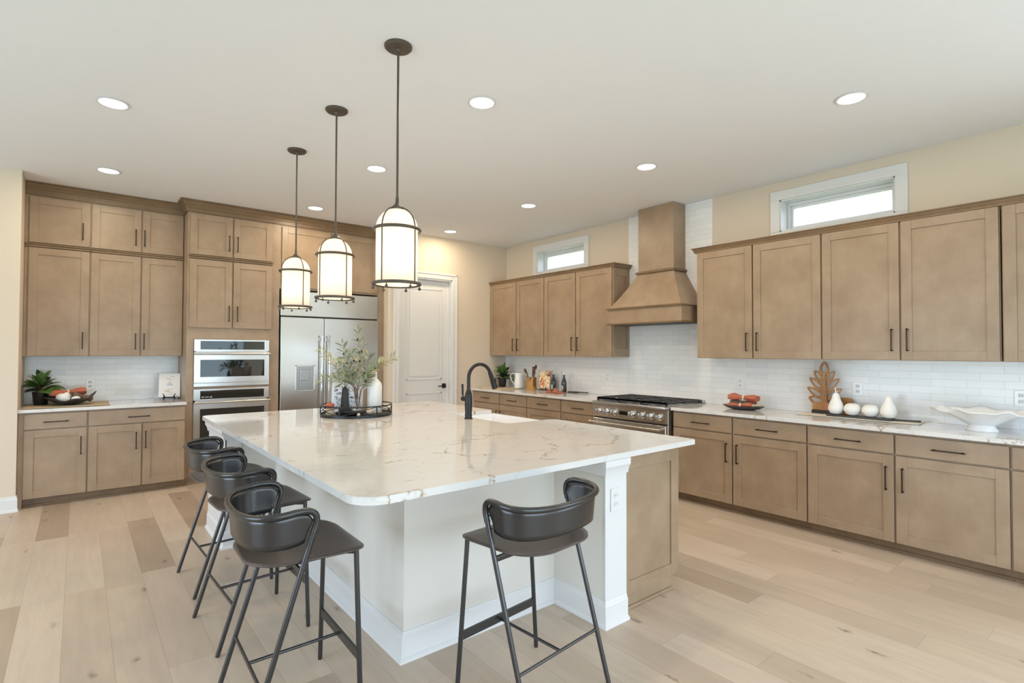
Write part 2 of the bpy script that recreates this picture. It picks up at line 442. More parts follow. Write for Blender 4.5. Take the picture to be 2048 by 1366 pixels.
class MB:
    def __init__(s):
        s.bm = bmesh.new()

    def box(s, x0, x1, y0, y1, z0, z1, bev=0.0, seg=1):
        x0, x1 = sorted((x0, x1)); y0, y1 = sorted((y0, y1)); z0, z1 = sorted((z0, z1))
        r = bmesh.ops.create_cube(s.bm, size=1.0)
        vs = r['verts']
        for v in vs:
            v.co = V(((x0 + x1) / 2 + v.co.x * (x1 - x0), (y0 + y1) / 2 + v.co.y * (y1 - y0), (z0 + z1) / 2 + v.co.z * (z1 - z0)))
        if bev > 0:
            es = list({e for v in vs for e in v.link_edges})
            bmesh.ops.bevel(s.bm, geom=es, offset=bev, segments=seg, affect='EDGES', profile=0.5)
        return s

    def prism(s, pts, z0, z1):
        """polygon in xy, extruded in z"""
        a = [s.bm.verts.new((p[0], p[1], z0)) for p in pts]
        b = [s.bm.verts.new((p[0], p[1], z1)) for p in pts]
        n = len(pts)
        for i in range(n):
            s.bm.faces.new((a[i], a[(i + 1) % n], b[(i + 1) % n], b[i]))
        s.bm.faces.new(a[::-1]); s.bm.faces.new(b)
        return s

    def extr(s, pts, vec):
        """closed planar 3d polygon extruded by vec"""
        vec = V(vec)
        a = [s.bm.verts.new(V(p)) for p in pts]
        b = [s.bm.verts.new(V(p) + vec) for p in pts]
        n = len(pts)
        for i in range(n):
            s.bm.faces.new((a[i], a[(i + 1) % n], b[(i + 1) % n], b[i]))
        s.bm.faces.new(a[::-1]); s.bm.faces.new(b)
        return s

    def lathe(s, prof, c=(0, 0, 0), seg=32, cap=True, scale=(1, 1), mat=None):
        rings = []
        for r, z in prof:
            ring = []
            for k in range(seg):
                a = 2 * math.pi * k / seg
                p = V((math.cos(a) * r * scale[0], math.sin(a) * r * scale[1], z))
                if mat: p = mat @ p
                ring.append(s.bm.verts.new(p + V(c)))
            rings.append(ring)
        for A, B in zip(rings, rings[1:]):
            for k in range(seg):
                s.bm.faces.new((A[k], A[(k + 1) % seg], B[(k + 1) % seg], B[k]))
        if cap:
            if prof[0][0] > 1e-6: s.bm.faces.new(rings[0][::-1])
            if prof[-1][0] > 1e-6: s.bm.faces.new(rings[-1])
        return s

    def tube(s, path, r, seg=10, closed=False, flat=None):
        path = [V(p) for p in path]
        n = len(path)
        rr = r if isinstance(r, (list, tuple)) else [r] * n
        rings = []
        up = None
        for i, p in enumerate(path):
            if closed: t = (path[(i + 1) % n] - path[i - 1]).normalized()
            else: t = (path[min(i + 1, n - 1)] - path[max(i - 1, 0)]).normalized()
            if up is None:
                up = t.orthogonal().normalized()
                if abs(t.z) < 0.9: up = (V((0, 0, 1)) - t * t.z).normalized()
            else:
                up = (up - t * up.dot(t)).normalized()
            sd = t.cross(up)
            ring = []
            for k in range(seg):
                a = 2 * math.pi * (k + 0.5) / seg
                ca, sa = math.cos(a), math.sin(a)
                if flat: ca *= flat[0]; sa *= flat[1]
                ring.append(s.bm.verts.new(p + (up * ca + sd * sa) * rr[i]))
            rings.append(ring)
        m = n if closed else n - 1
        for i in range(m):
            A, B = rings[i], rings[(i + 1) % n]
            for k in range(seg):
                s.bm.faces.new((A[k], A[(k + 1) % seg], B[(k + 1) % seg], B[k]))
        if not closed:
            s.bm.faces.new(rings[0][::-1]); s.bm.faces.new(rings[-1])
        return s

    def ball(s, c, r, scale=(1, 1, 1), u=16, v=10, rot=None):
        res = bmesh.ops.create_uvsphere(s.bm, u_segments=u, v_segments=v, radius=r)
        for w in res['verts']:
            p = V((w.co.x * scale[0], w.co.y * scale[1], w.co.z * scale[2]))
            if rot: p = rot @ p
            w.co = p + V(c)
        return s

    def sweep(s, prof, path, closed_prof=True):
        """profile points (offset outwards, z) along an xy polyline with mitred corners; offset is to the right of travel"""
        n = len(path)
        P = [V((p[0], p[1], 0)) for p in path]
        rings = []
        for i in range(n):
            d0 = (P[i] - P[i - 1]).normalized() if i > 0 else None
            d1 = (P[i + 1] - P[i]).normalized() if i < n - 1 else None
            if d0 is None: nr = V((d1.y, -d1.x, 0)); k = 1
            elif d1 is None: nr = V((d0.y, -d0.x, 0)); k = 1
            else:
                n0 = V((d0.y, -d0.x, 0)); n1 = V((d1.y, -d1.x, 0))
                nr = (n0 + n1).normalized(); k = 1 / max(0.2, nr.dot(n0))
            rings.append([s.bm.verts.new(P[i] + nr * (o * k) + V((0, 0, z))) for o, z in prof])
        m = len(prof)
        for A, B in zip(rings, rings[1:]):
            for k in range(m if closed_prof else m - 1):
                s.bm.faces.new((A[k], B[k], B[(k + 1) % m], A[(k + 1) % m]))
        s.bm.faces.new(rings[0]); s.bm.faces.new(rings[-1][::-1])
        return s

    def grid(s, fn, nu, nv):
        vs = [[s.bm.verts.new(fn(i / nu, j / nv)) for j in range(nv + 1)] for i in range(nu + 1)]
        for i in range(nu):
            for j in range(nv):
                s.bm.faces.new((vs[i][j], vs[i + 1][j], vs[i + 1][j + 1], vs[i][j + 1]))
        return s

    def build(s, name, mat, parent=None, smooth=40, solid=0.0, sub=0, loc=None):
        bmesh.ops.recalc_face_normals(s.bm, faces=s.bm.faces)
        if parent is not None: o = ORG[parent]
        elif loc is not None: o = V(loc)
        else:
            xs = [v.co for v in s.bm.verts]
            o = V(((min(c.x for c in xs) + max(c.x for c in xs)) / 2, (min(c.y for c in xs) + max(c.y for c in xs)) / 2, min(c.z for c in xs)))
        me = bpy.data.meshes.new(name)
        for v in s.bm.verts: v.co -= o
        s.bm.to_mesh(me); s.bm.free()
        if smooth:
            me.polygons.foreach_set('use_smooth', [True] * len(me.polygons))
            me.set_sharp_from_angle(angle=R(smooth))
        ob = bpy.data.objects.new(name, me)
        C.objects.link(ob)
        if parent is not None: ob.parent = parent
        else: ob.location = o
        ORG[ob] = o
        for mm in (mat if isinstance(mat, (list, tuple)) else [mat]): me.materials.append(mm)
        if solid:
            md = ob.modifiers.new('thickness', 'SOLIDIFY'); md.thickness = solid; md.offset = 0
        if sub:
            md = ob.modifiers.new('smooth', 'SUBSURF'); md.levels = sub; md.render_levels = sub
        return ob


def tag(o, label, cat, group=None):
    o['label'] = label; o['category'] = cat
    if group: o['group'] = group
    return o


def thing(name, label, cat, loc, group=None):
    o = bpy.data.objects.new(name, None)
    C.objects.link(o)
    o.empty_display_size = 0.1
    o.location = loc
    ORG[o] = V(loc)
    return tag(o, label, cat, group)


def struct(o):
    o['kind'] = 'structure'
    return o


def copy_thing(root, label, loc=None, rotz=None, group=None):
    def cp(o, parent):
        c = o.copy(); C.objects.link(c)
        if parent: c.parent = parent
        ORG[c] = ORG[o]
        for ch in list(o.children):
            if ch in orig: cp(ch, c)
        return c
    orig = set(root.children_recursive)
    r = cp(root, None)
    r['label'] = label
    if group: r['group'] = group
    if loc is not None: r.location = loc
    if rotz is not None: r.rotation_euler = (0, 0, rotz)
    return r

# ------------------------------------------------------------------ the room
def room():
    struct(MB().box(XL - 0.2, XR + 0.2, YF - 0.2, YA + 0.2, -0.12, 0).build('floor', M['floor'], smooth=0))
    struct(MB().box(XL - 0.2, XR + 0.2, YF - 0.2, YA + 0.2, H, H + 0.12).build('ceiling', M['ceil'], smooth=0))
    # right wall with two high windows
    w = MB()
    wins = [(1.407, 2.345, 2.625, 2.93), (4.915, 5.858, 2.625, 2.93)]
    T = 0.2
    w.box(XR, XR + T, -0.9, YD + 0.15, 0, 2.625); w.box(XR, XR + T, YF - 0.2, -3.0, 0, 2.625); w.box(XR, XR + T, -3.0, -0.9, 2.45, 2.625); w.box(XR, XR + T, -3.0, -0.9, 0, 0.1)
    w.box(XR, XR + T, YF - 0.2, YD + 0.15, 2.93, H)
    for a, b in ((YF - 0.2, 1.407), (2.345, 4.915), (5.858, YD + 0.15)):
        w.box(XR, XR + T, a, b, 2.625, 2.93)
    struct(w.build('wall_right', M['wall'], smooth=0))
    # pantry door wall with its opening, and the return to the alcove
    w = MB()
    dx0, dx1, dz = 3.374, 4.225, 2.497
    w.box(XB, dx0, YD, YD + 0.15, 0, H); w.box(dx1, XR, YD, YD + 0.15, 0, H); w.box(dx0, dx1, YD, YD + 0.15, dz, H)
    struct(w.build('wall_pantry', M['wall'], smooth=0))
    struct(MB().box(XB, XB + 0.12, YD + 0.15, YA, 0, H).build('wall_alcove_right', M['wall'], smooth=0))
    struct(MB().box(XA - 0.12, XB + 0.12, YA, YA + 0.12, 0, H).build('wall_alcove_rear', M['wall'], smooth=0))
    struct(MB().box(XL, XA, YD, YA + 0.12, 0, H).build('wall_left_return', M['wall'], smooth=0))
    # left wall with a wide window, rear wall with glazed doors (both behind the frame)
    w = MB()
    w.box(XL - 0.15, XL, YF, YD, 0, 0.2); w.box(XL - 0.15, XL, YF, YD, 2.6, H)
    w.box(XL - 0.15, XL, YF, 1.0, 0.2, 2.6); w.box(XL - 0.15, XL, 5.0, YD, 0.2, 2.6)
    struct(w.build('wall_left', M['wall'], smooth=0))
    w = MB()
    w.box(XL, -1.9, YF - 0.15, YF, 0, H); w.box(3.7, XR, YF - 0.15, YF, 0, H); w.box(-1.9, 3.7, YF - 0.15, YF, 2.5, H); w.box(-1.9, 3.7, YF - 0.15, YF, 0, 0.12)
    struct(w.build('wall_rear', M['wall'], smooth=0))
    wf = MB()
    for x in (-1.9, -0.5, 0.9, 2.3, 3.64):
        wf.box(x, x + 0.06, YF - 0.1, YF - 0.04, 0.12, 2.5)
    wf.box(-1.9, 3.7, YF - 0.1, YF - 0.04, 2.44, 2.5); wf.box(-1.9, 3.7, YF - 0.1, YF - 0.04, 0.12, 0.2)
    struct(wf.build('window_3', M['trim'], smooth=0))
    wf = MB()
    for y in (-3.0, -1.98, -0.96): wf.box(XR + 0.06, XR + 0.12, y, y + 0.06, 0.1, 2.45)
    wf.box(XR + 0.06, XR + 0.12, -3.0, -0.9, 2.39, 2.45); wf.box(XR + 0.06, XR + 0.12, -3.0, -0.9, 0.1, 0.18)
    struct(wf.build('window_5', M['trim'], smooth=0))  # unseen glazed door, added to bring light onto the island end panel
    wf = MB()
    for y in (1.0, 2.3, 3.6, 4.94):
        wf.box(XL - 0.14, XL - 0.08, y, y + 0.06, 0.2, 2.6)
    wf.box(XL - 0.14, XL - 0.08, 1.0, 5.0, 2.54, 2.6); wf.box(XL - 0.14, XL - 0.08, 1.0, 5.0, 0.2, 0.26)
    struct(wf.build('window_4', M['trim'], smooth=0))
    # high windows: casing, frame, pane
    for i, (y0, y1, z0, z1) in enumerate(wins):
        f = MB()
        t = 0.088
        f.box(XR - 0.018, XR, y0 - t, y1 + t, z1, z1 + 0.092, 0.003)
        f.box(XR - 0.018, XR, y0 - t, y1 + t, z0 - 0.09, z0, 0.003)
        f.box(XR - 0.018, XR, y0 - t, y0, z0, z1, 0.003); f.box(XR - 0.018, XR, y1, y1 + t, z0, z1, 0.003)
        # lined reveal
        f.box(XR - 0.005, XR + 0.2, y0, y0 + 0.012, z0, z1); f.box(XR - 0.005, XR + 0.2, y1 - 0.012, y1, z0, z1)
        f.box(XR - 0.005, XR + 0.2, y0, y1, z0, z0 + 0.012); f.box(XR - 0.005, XR + 0.2, y0, y1, z1 - 0.012, z1)
        w = struct(f.build('window_%d' % (i + 1), M['trim'], smooth=0))
        f = MB()
        a, b, c, d = y0 + 0.012, y1 - 0.012, z0 + 0.012, z1 - 0.012
        for k, (u, x) in enumerate(((0.028, XR + 0.12), (0.024, XR + 0.14))):
            f.box(x, x + 0.04, a, a + u, c, d, 0.003); f.box(x, x + 0.04, b - u, b, c, d, 0.003)
            f.box(x, x + 0.04, a + u, b - u, d - u, d, 0.003); f.box(x, x + 0.04, a + u, b - u, c, c + u, 0.003)
            a += u; b -= u; c += u; d -= u
        f.build('window_frame', M['trim'], w, smooth=0)
        MB().box(XR + 0.16, XR + 0.165, a, b, c, d).build('window_pane', M['pane'], w, smooth=0)
    # pantry door
    d = MB()
    dy = YD + 0.05
    sx0, sx1, sz1 = dx0 + 0.02, dx1 - 0.02, dz - 0.02
    d.box(sx0, sx1, dy, dy + 0.04, 0.01, sz1, 0.002)
    door = struct(d.build('door_1', M['trim'], smooth=0))
    p = MB()
    for z0, z1 in ((1.06, 2.36), (0.22, 0.88)):
        x0, x1 = sx0 + 0.12, sx1 - 0.12
        prof = [(0, 0), (0.016, -0.012), (0.03, -0.006), (0.045, -0.006)]
        # moulded frame around a raised panel
        for (a0, a1, c0, c1) in ((x0, x1, z0, z0 + 0.02), (x0, x1, z1 - 0.02, z1), (x0, x0 + 0.02, z0, z1), (x1 - 0.02, x1, z0, z1)):
            p.box(a0, a1, dy - 0.007, dy, c0, c1, 0.003)
        p.box(x0 + 0.05, x1 - 0.05, dy - 0.006, dy, z0 + 0.05, z1 - 0.05, 0.005)
    p.build('door_panel', M['trim'], door, smooth=0)
    h = MB()
    hx, hz = dx1 - 0.10, 0.965
    h.box(hx - 0.033, hx + 0.033, dy - 0.01, dy, hz - 0.033, hz + 0.033, 0.002)
    h.tube([(hx, dy - 0.005, hz), (hx, dy - 0.055, hz)], 0.011, 12)
    h.box(hx - 0.12, hx + 0.01, dy - 0.062, dy - 0.046, hz - 0.008, hz + 0.008, 0.003)
    h.build('door_handle', M['black'], door)
    c = MB()
    cw = 0.082
    for (a0, a1, z0, z1) in ((dx0 - cw, dx0, 0, dz + cw), (dx1, dx1 + cw, 0, dz + cw), (dx0, dx1, dz, dz + cw)):
        c.box(a0, a1, YD - 0.016, YD, z0, z1, 0.004)
    for (a0, a1, z0, z1) in ((dx0 - cw - 0.004, dx0 - cw + 0.02, 0, dz + cw + 0.004), (dx1 + cw - 0.02, dx1 + cw + 0.004, 0, dz + cw + 0.004), (dx0 - cw - 0.004, dx1 + cw + 0.004, dz + cw - 0.02, dz + cw + 0.004)):
        c.box(a0, a1, YD - 0.024, YD, z0, z1, 0.004)
    c.box(dx0 - 0.001, dx0 + 0.018, YD - 0.005, YD + 0.15, 0, dz); c.box(dx1 - 0.018, dx1 + 0.001, YD - 0.005, YD + 0.15, 0, dz); c.box(dx0, dx1, YD - 0.005, YD + 0.15, dz - 0.018, dz + 0.001)
    struct(c.build('trim_1', M['trim'], smooth=0))
    # closet behind the pantry door stays dark: close it
    struct(MB().box(XB + 0.12, XR, YA, YA + 0.12, 0, H).build('wall_pantry_rear', M['wall'], smooth=0))
    # baseboards
    bb = [(0, 0), (0.02, 0), (0.019, 0.018), (0.013, 0.024), (0.013, 0.112), (0.008, 0.125), (0.008, 0.133), (0.004, 0.14), (0, 0.14)]
    struct(MB().sweep(bb, [(XL, YD), (XA, YD), (XA, YD + 0.06)]).build('baseboard_left', M['trim'], smooth=0))
    struct(MB().sweep(bb, [(dx1 + cw, YD), (4.66, YD)]).build('baseboard_pantry', M['trim'], smooth=0))
    struct(MB().sweep(bb, [(XB, YD + 0.0), (dx0 - cw, YD)]).build('baseboard_jamb', M['trim'], smooth=0))
    # lawn outside
    g = MB().box(-30, 35, -30, 35, -0.5, -0.4).build('lawn', M['grass'], smooth=0)
    tag(g, 'green lawn outside the windows', 'lawn'); g['kind'] = 'stuff'

room()

# ------------------------------------------------------------------ cabinets
SW = 0.068   # stile width


class Face:
    """axis 'x': a run along the right wall facing -x; axis 'y': a run along the alcove facing -y"""
    def __init__(s, axis, plane):
        s.a, s.p = axis, plane

    def box(s, mb, u0, u1, d0, d1, z0, z1, bev=0.0):
        if s.a == 'x': mb.box(s.p - d1, s.p - d0, u0, u1, z0, z1, bev)
        else: mb.box(u0, u1, s.p - d1, s.p - d0, z0, z1, bev)

    def pt(s, u, d, z):
        return (s.p - d, u, z) if s.a == 'x' else (u, s.p - d, z)


def shaker(mb, f, u0, u1, z0, z1, d=0.02):
    f.box(mb, u0 + SW - 0.002, u1 - SW + 0.002, 0.0, d - 0.009, z0 + SW - 0.002, z1 - SW + 0.002)
    f.box(mb, u0, u0 + SW, 0, d, z0, z1, 0.0015); f.box(mb, u1 - SW, u1, 0, d, z0, z1, 0.0015)
    f.box(mb, u0 + SW, u1 - SW, 0, d, z0, z0 + SW, 0.0015); f.box(mb, u0 + SW, u1 - SW, 0, d, z1 - SW, z1, 0.0015)


def pull(f, u, z, length, vertical, parent, d=0.02):
    h = MB()
    L = length / 2; t = 0.0045; o = d + 0.03
    if vertical:
        f.box(h, u - t, u + t, o - 0.009, o, z - L, z + L, 0.001)
        for k in (-1, 1):
            f.box(h, u - t, u + t, d - 0.001, o, z + k * (L - t) - t, z + k * (L - t) + t)
    else:
        f.box(h, u - L, u + L, o - 0.009, o, z - t, z + t, 0.001)
        for k in (-1, 1):
            f.box(h, u + k * (L - 0.016) - t, u + k * (L - 0.016) + t, d - 0.001, o, z - t, z + t)
    return h.build('handle', M['bronze'], parent, smooth=0)


def door(f, parent, u0, u1, z0, z1, hu=None, hz=None, gap=0.0065):
    b = MB()
    shaker(b, f, u0 + gap, u1 - gap, z0, z1)
    o = b.build('door', M['wood'], parent, smooth=0)
    if hu is not None:
        pull(f, hu, hz, 0.172, True, o)
    return o


def drawer(f, parent, u0, u1, z0, z1, gap=0.0065, handle=True, hl=0.185):
    b = MB()
    f.box(b, u0 + gap, u1 - gap, 0, 0.02, z0, z1, 0.002)
    o = b.build('drawer', M['wood'], parent, smooth=0)
    if handle:
        pull(f, (u0 + u1) / 2, (z0 + z1) / 2 - 0.006, hl, False, o)
    return o


def carcass(f, parent, u0, u1, z0, z1, depth, name='carcass', mat='wood'):
    b = MB()
    f.box(b, u0, u1, -depth, 0, z0, z1)
    return b.build(name, M[mat], parent, smooth=0)


def base_cabinet(f, label, u0, mid, u1, depth, group, wide_drawer=False, left_filler=0.0):
    t = thing('base_cabinet', label, 'cabinet', f.pt((u0 + u1) / 2, -depth / 2, 0), group)
    b = MB()
    f.box(b, u0, u1, -depth, 0, 0.084, 0.883)
    b.build('carcass', M['wood'], t, smooth=0)
    b = MB()
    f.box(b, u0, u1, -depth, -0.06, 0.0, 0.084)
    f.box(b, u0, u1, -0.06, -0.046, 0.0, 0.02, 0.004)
    b.build('toe_kick', M['wood_mold'], t, smooth=0)  # darker wood than the carcass: shade of the recess put into the colour
    zt, zb = 0.7145, 0.0864
    cols = [(u0, mid), (mid, u1)] if mid is not None else [(u0, u1)]
    if wide_drawer: drawer(f, t, u0, u1, 0.726, 0.866)
    else:
        for a, c in cols: drawer(f, t, a, c, 0.726, 0.866)
    return t, cols, zt, zb


def cornice(f, u0, u1, z0, z1, proj, ret0=None, ret1=None, name='cornice', parent=None, frieze=0.0):
    """stepped crown along a run; ret: how far the crown returns towards the wall at either end"""
    h = z1 - z0 - frieze
    zz = z0 + frieze
    prof = [(-0.012, z0), (0.021, z0), (0.021, zz)] if frieze else [(-0.012, z0), (0.021, z0)]
    prof += [(0.021 + proj * 0.12, zz + h * 0.06), (0.021 + proj * 0.12, zz + h * 0.22), (0.021 + proj * 0.35, zz + h * 0.45), (0.021 + proj * 0.55, zz + h * 0.62),
             (0.021 + proj * 0.6, zz + h * 0.72), (0.021 + proj, zz + h * 0.86), (0.021 + proj, z1), (-0.012, z1)]
    pts = []
    if f.a == 'x':   # travelling -y keeps -x on the right hand
        if ret1 is not None: pts.append((f.p + ret1, u1))
        pts += [(f.p, u1), (f.p, u0)]
        if ret0 is not None: pts.append((f.p + ret0, u0))
    else:            # travelling +x keeps -y on the right hand
        if ret0 is not None: pts.append((u0, f.p + ret0))
        pts += [(u0, f.p), (u1, f.p)]
        if ret1 is not None: pts.append((u1, f.p + ret1))
    return MB().sweep(prof, pts).build(name, M['wood_mold'], parent, smooth=0)


FB = Face('x', 4.629)     # right wall base cabinets
FU = Face('x', 4.940)     # right wall upper cabinets
LB = Face('y', 6.668)     # alcove base
LU = Face('y', 7.011)     # alcove upper
LT = Face('y', 6.725)     # tall units


def kitchen_cabinets():
    g = 'base cabinets along the window wall'
    D = XR - 4.629 - 0.002
    spec = [(2.0, 'taupe wooden base cabinet right beside the range, two drawers over two doors, near side', 3.123, 2.50, 1.861),
            (1.0, 'taupe wooden base cabinet in the near run, under the white pears and leaf carving', 1.861, 1.26, 0.638),
            (0.0, 'taupe wooden base cabinet cut by the right edge, past the white ruffled bowl', 0.638, 0.02, -0.58)]
    for _, lb, a, m_, c in spec:
        t, cols, zt, zb = base_cabinet(FB, lb, c, m_, a, D, g)
        for (u0, u1), hu in zip(cols, (m_ - 0.05, m_ + 0.052)):
            door(FB, t, u0, u1, zb, zt, hu, 0.546)
    g2 = 'base cabinets between the range and the corner'
    for lb, a, m_, c in [('taupe wooden base cabinet in the far corner, under the potted plant and pitcher', 6.59, 5.952, 5.357),
                         ('taupe wooden base cabinet on the far side of the range, under the dark bottles', 5.357, 4.715, 4.12)]:
        t, cols, zt, zb = base_cabinet(FB, lb, c, m_, a, D, g2)
        for (u0, u1), hu in zip(cols, (m_ - 0.042, m_ + 0.045)):
            door(FB, t, u0, u1, zb, zt, hu, 0.548)
    # uppers
    DU = XR - 4.940 - 0.002
    def upper(lb, a, m_, c, grp, side=None, far_side=False):
        t = thing('wall_cabinet', lb, 'cabinet', FU.pt((a + c) / 2, -DU / 2, 1.403), grp)
        carcass(FU, t, c, a, 1.403, 2.482, DU)
        for (u0, u1), hu in zip([(c, m_), (m_, a)], (m_ - 0.045, m_ + 0.055)):
            door(FU, t, u0, u1, 1.406, 2.4776, hu, 1.562)
        if side == 'near':   # shaker end panel facing the camera
            b = MB()
            x0, x1, y, z0, z1 = 4.940, XR - 0.002, c, 1.403, 2.482
            b.box(x0, x0 + 0.05, y - 0.012, y, z0, z1, 0.001); b.box(x1 - 0.05, x1, y - 0.012, y, z0, z1, 0.001)
            b.box(x0 + 0.05, x1 - 0.05, y - 0.012, y, z0, z0 + 0.1, 0.001); b.box(x0 + 0.05, x1 - 0.05, y - 0.012, y, z1 - 0.1, z1, 0.001)
            b.build('end_panel', M['wood'], t, smooth=0)
        return t
    gn, gf = 'wall cabinets on the near side of the range hood', 'wall cabinets on the far side of the range hood'
    upper('taupe two-door wall cabinet directly on the near side of the range hood', 3.047, 2.461, 1.861, gn)
    upper('taupe two-door wall cabinet below the larger high window, above the leaf carving', 1.861, 1.298, 0.720, gn)
    upper('taupe wall cabinet cut by the right edge of the photo', 0.712, 0.12, -0.45, gn)
    upper('taupe two-door wall cabinet in the far corner, next to the pantry door wall', 6.59, 5.9615, 5.3646, gf)
    upper('taupe two-door wall cabinet touching the far side of the range hood', 5.3646, 4.767, 4.1674, gf, side='near')
    c = cornice(FU, -0.45, 3.047, 2.478, 2.530, 0.026, ret1=0.29)
    tag(c, 'brown stepped crown moulding along the top of the near wall cabinets', 'crown moulding')
    c = cornice(FU, 4.155, 6.59, 2.478, 2.524, 0.026, ret0=0.29)
    tag(c, 'brown stepped crown moulding along the top of the far corner wall cabinets', 'crown moulding')

    # alcove, left part
    DB = YA - 6.668 - 0.002
    t, cols, zt, zb = base_cabinet(LB, 'taupe wooden base cabinet with one door, at the left wall below the potted plant', -0.388, None, 0.078, DB, 'base cabinets of the alcove')
    door(LB, t, -0.388, 0.078, zb, zt, 0.030, 0.545)
    b = MB(); LB.box(b, XA + 0.002, -0.388, -DB, 0.0, 0, 0.883); b.build('filler_strip', M['wood'], t, smooth=0)
    t, cols, zt, zb = base_cabinet(LB, 'taupe wooden base cabinet with two doors under one wide drawer, beside the oven tower', 0.078, 0.5175, 0.900, DB, 'base cabinets of the alcove', True)
    door(LB, t, 0.078, 0.5175, zb, zt, 0.467, 0.547); door(LB, t, 0.5175, 0.900, zb, zt, 0.547, 0.549)
    DUU = YA - 7.011 - 0.002
    gl = 'stacked wall cabinets of the alcove'
    def stack(lb, a, c, cuts, hs):
        t = thing('wall_cabinet', lb, 'cabinet', ((a + c) / 2, 7.16, 1.403), gl)
        carcass(LU, t, a, c, 1.403, 3.0, DUU)
        b = MB(); LU.box(b, a, c, 0, 0.026, 2.477, 2.498, 0.004); LU.box(b, a, c, 0, 0.034, 2.498, 2.514, 0.005)
        b.build('ledge_moulding', M['wood_mold'], t, smooth=0)
        for (u0, u1), hu in zip(cuts, hs):
            door(LU, t, u0, u1, 1.406, 2.472, hu, 1.560)
            door(LU, t, u0, u1, 2.522, 2.974, hu - (0.010 if hu < 0.5 else 0.008), 2.676)
        return t
    t = stack('tall stacked wall cabinet, single column of doors at the left wall', XA + 0.002, 0.080, [(-0.398, 0.080)], [0.028])
    stack('tall stacked wall cabinet with two columns of doors, left of the oven tower', 0.080, 0.905, [(0.080, 0.5147), (0.5147, 0.905)], [0.470, 0.546])
    c = cornice(LU, XA + 0.002, 0.905, 2.990, H - 0.001, 0.055, frieze=0.055)
    tag(c, 'brown crown moulding above the stacked cabinets at the left wall, up to the ceiling', 'crown moulding')

    # oven tower
    DT = YA - 6.725 - 0.002
    t = thing('oven_tower_cabinet', 'tall taupe cabinet housing the built-in ovens, with two pairs of doors above', 'cabinet', (1.38, 7.0, 0))
    b = MB()
    a, c = 0.907, 1.862
    LT.box(b, a, a + 0.068, -DT, 0, 0.30, 1.592); LT.box(b, c - 0.113, c, -DT, 0, 0.30, 1.592)
    LT.box(b, a, c, -DT, 0, 1.592, 3.0); LT.box(b, a, c, -DT, 0, 0.084, 0.30)
    LT.box(b, a + 0.068, c - 0.113, -DT, -DT + 0.02, 0.3, 1.592); LT.box(b, a + 0.068, c - 0.113, -0.04, 0, 1.0405, 1.0655)
    b.build('carcass', M['wood'], t, smooth=0)
    b = MB(); LT.box(b, a, c, -DT, -0.05, 0, 0.084); LT.box(b, a, c, -0.05, -0.036, 0, 0.02, 0.004); b.build('toe_kick', M['wood'], t, smooth=0)
    b = MB(); LT.box(b, a + 0.012, c - 0.085, 0, 0.026, 2.477, 2.498, 0.004); LT.box(b, a + 0.005, c - 0.080, 0, 0.036, 2.498, 2.514, 0.005)
    b.build('ledge_moulding', M['wood_mold'], t, smooth=0)
    for (u0, u1), hu in zip([(0.922, 1.352), (1.352, 1.780)], (1.314, 1.400)):
        door(LT, t, u0, u1, 1.718, 2.470, hu, 1.880)
        door(LT, t, u0, u1, 2.522, 2.972, hu - 0.004, 2.676)
    drawer(LT, t, 0.930, 1.780, 0.10, 0.285, handle=False)
    # refrigerator surround
    t = thing('refrigerator_surround', 'tall taupe cabinet frame around and above the refrigerator', 'cabinet', (2.54, 7.0, 0))
    b = MB()
    LT.box(b, 3.122, XB - 0.002, -DT, 0, 0, 3.0); LT.box(b, 1.862, 3.122, -DT, 0, 2.215, 3.0)
    b.build('carcass', M['wood'], t, smooth=0)
    door(LT, t, 1.876, 2.482, 2.238, 2.960); door(LT, t, 2.482, 3.112, 2.238, 2.960)
    c = cornice(LT, 0.907, XB - 0.001, 2.984, H - 0.001, 0.06, ret0=0.25, frieze=0.04)
    tag(c, 'brown crown moulding above the oven tower and refrigerator, up to the ceiling', 'crown moulding')


kitchen_cabinets()


def counters():
    q = MB().box(4.58, XR, -0.6, 3.128, 0.8835, 0.914, 0.002).build('countertop', M['quartz'], smooth=0)
    tag(q, 'white veined quartz countertop on the near run, from the range to the right edge', 'countertop', 'perimeter countertops')
    q = MB().box(4.58, XR, 4.112, YD - 0.001, 0.8835, 0.914, 0.002).build('countertop', M['quartz'], smooth=0)
    tag(q, 'white veined quartz countertop in the far corner beyond the range', 'countertop', 'perimeter countertops')
    q = MB().box(XA + 0.001, 0.904, 6.618, YA - 0.001, 0.8835, 0.914, 0.002).build('countertop', M['quartz'], smooth=0)
    tag(q, 'white veined quartz countertop in the left alcove beside the ovens', 'countertop', 'perimeter countertops')
    b = MB()
    b.box(XR - 0.009, XR - 0.001, -0.6, 3.0, 0.9145, 1.402); b.box(XR - 0.009, XR - 0.001, 4.169, YD - 0.001, 0.9145, 1.402)
    b.box(XR - 0.009, XR - 0.001, 3.05, 4.1665, 0.9145, H - 0.001)
    b.box(XR - 0.009, XR - 0.001, 3.0, 3.05, 0.9145, 1.402)
    q = b.build('backsplash', M['tile_y'], smooth=0)
    tag(q, 'glossy white long-tile backsplash on the window wall, rising to the ceiling behind the hood', 'backsplash')
    q = MB().box(XA + 0.001, 0.905, YA - 0.009, YA - 0.001, 0.9145, 1.402).build('backsplash', M['tile_x'], smooth=0)
    tag(q, 'glossy white long-tile backsplash in the left alcove', 'backsplash')


counters()


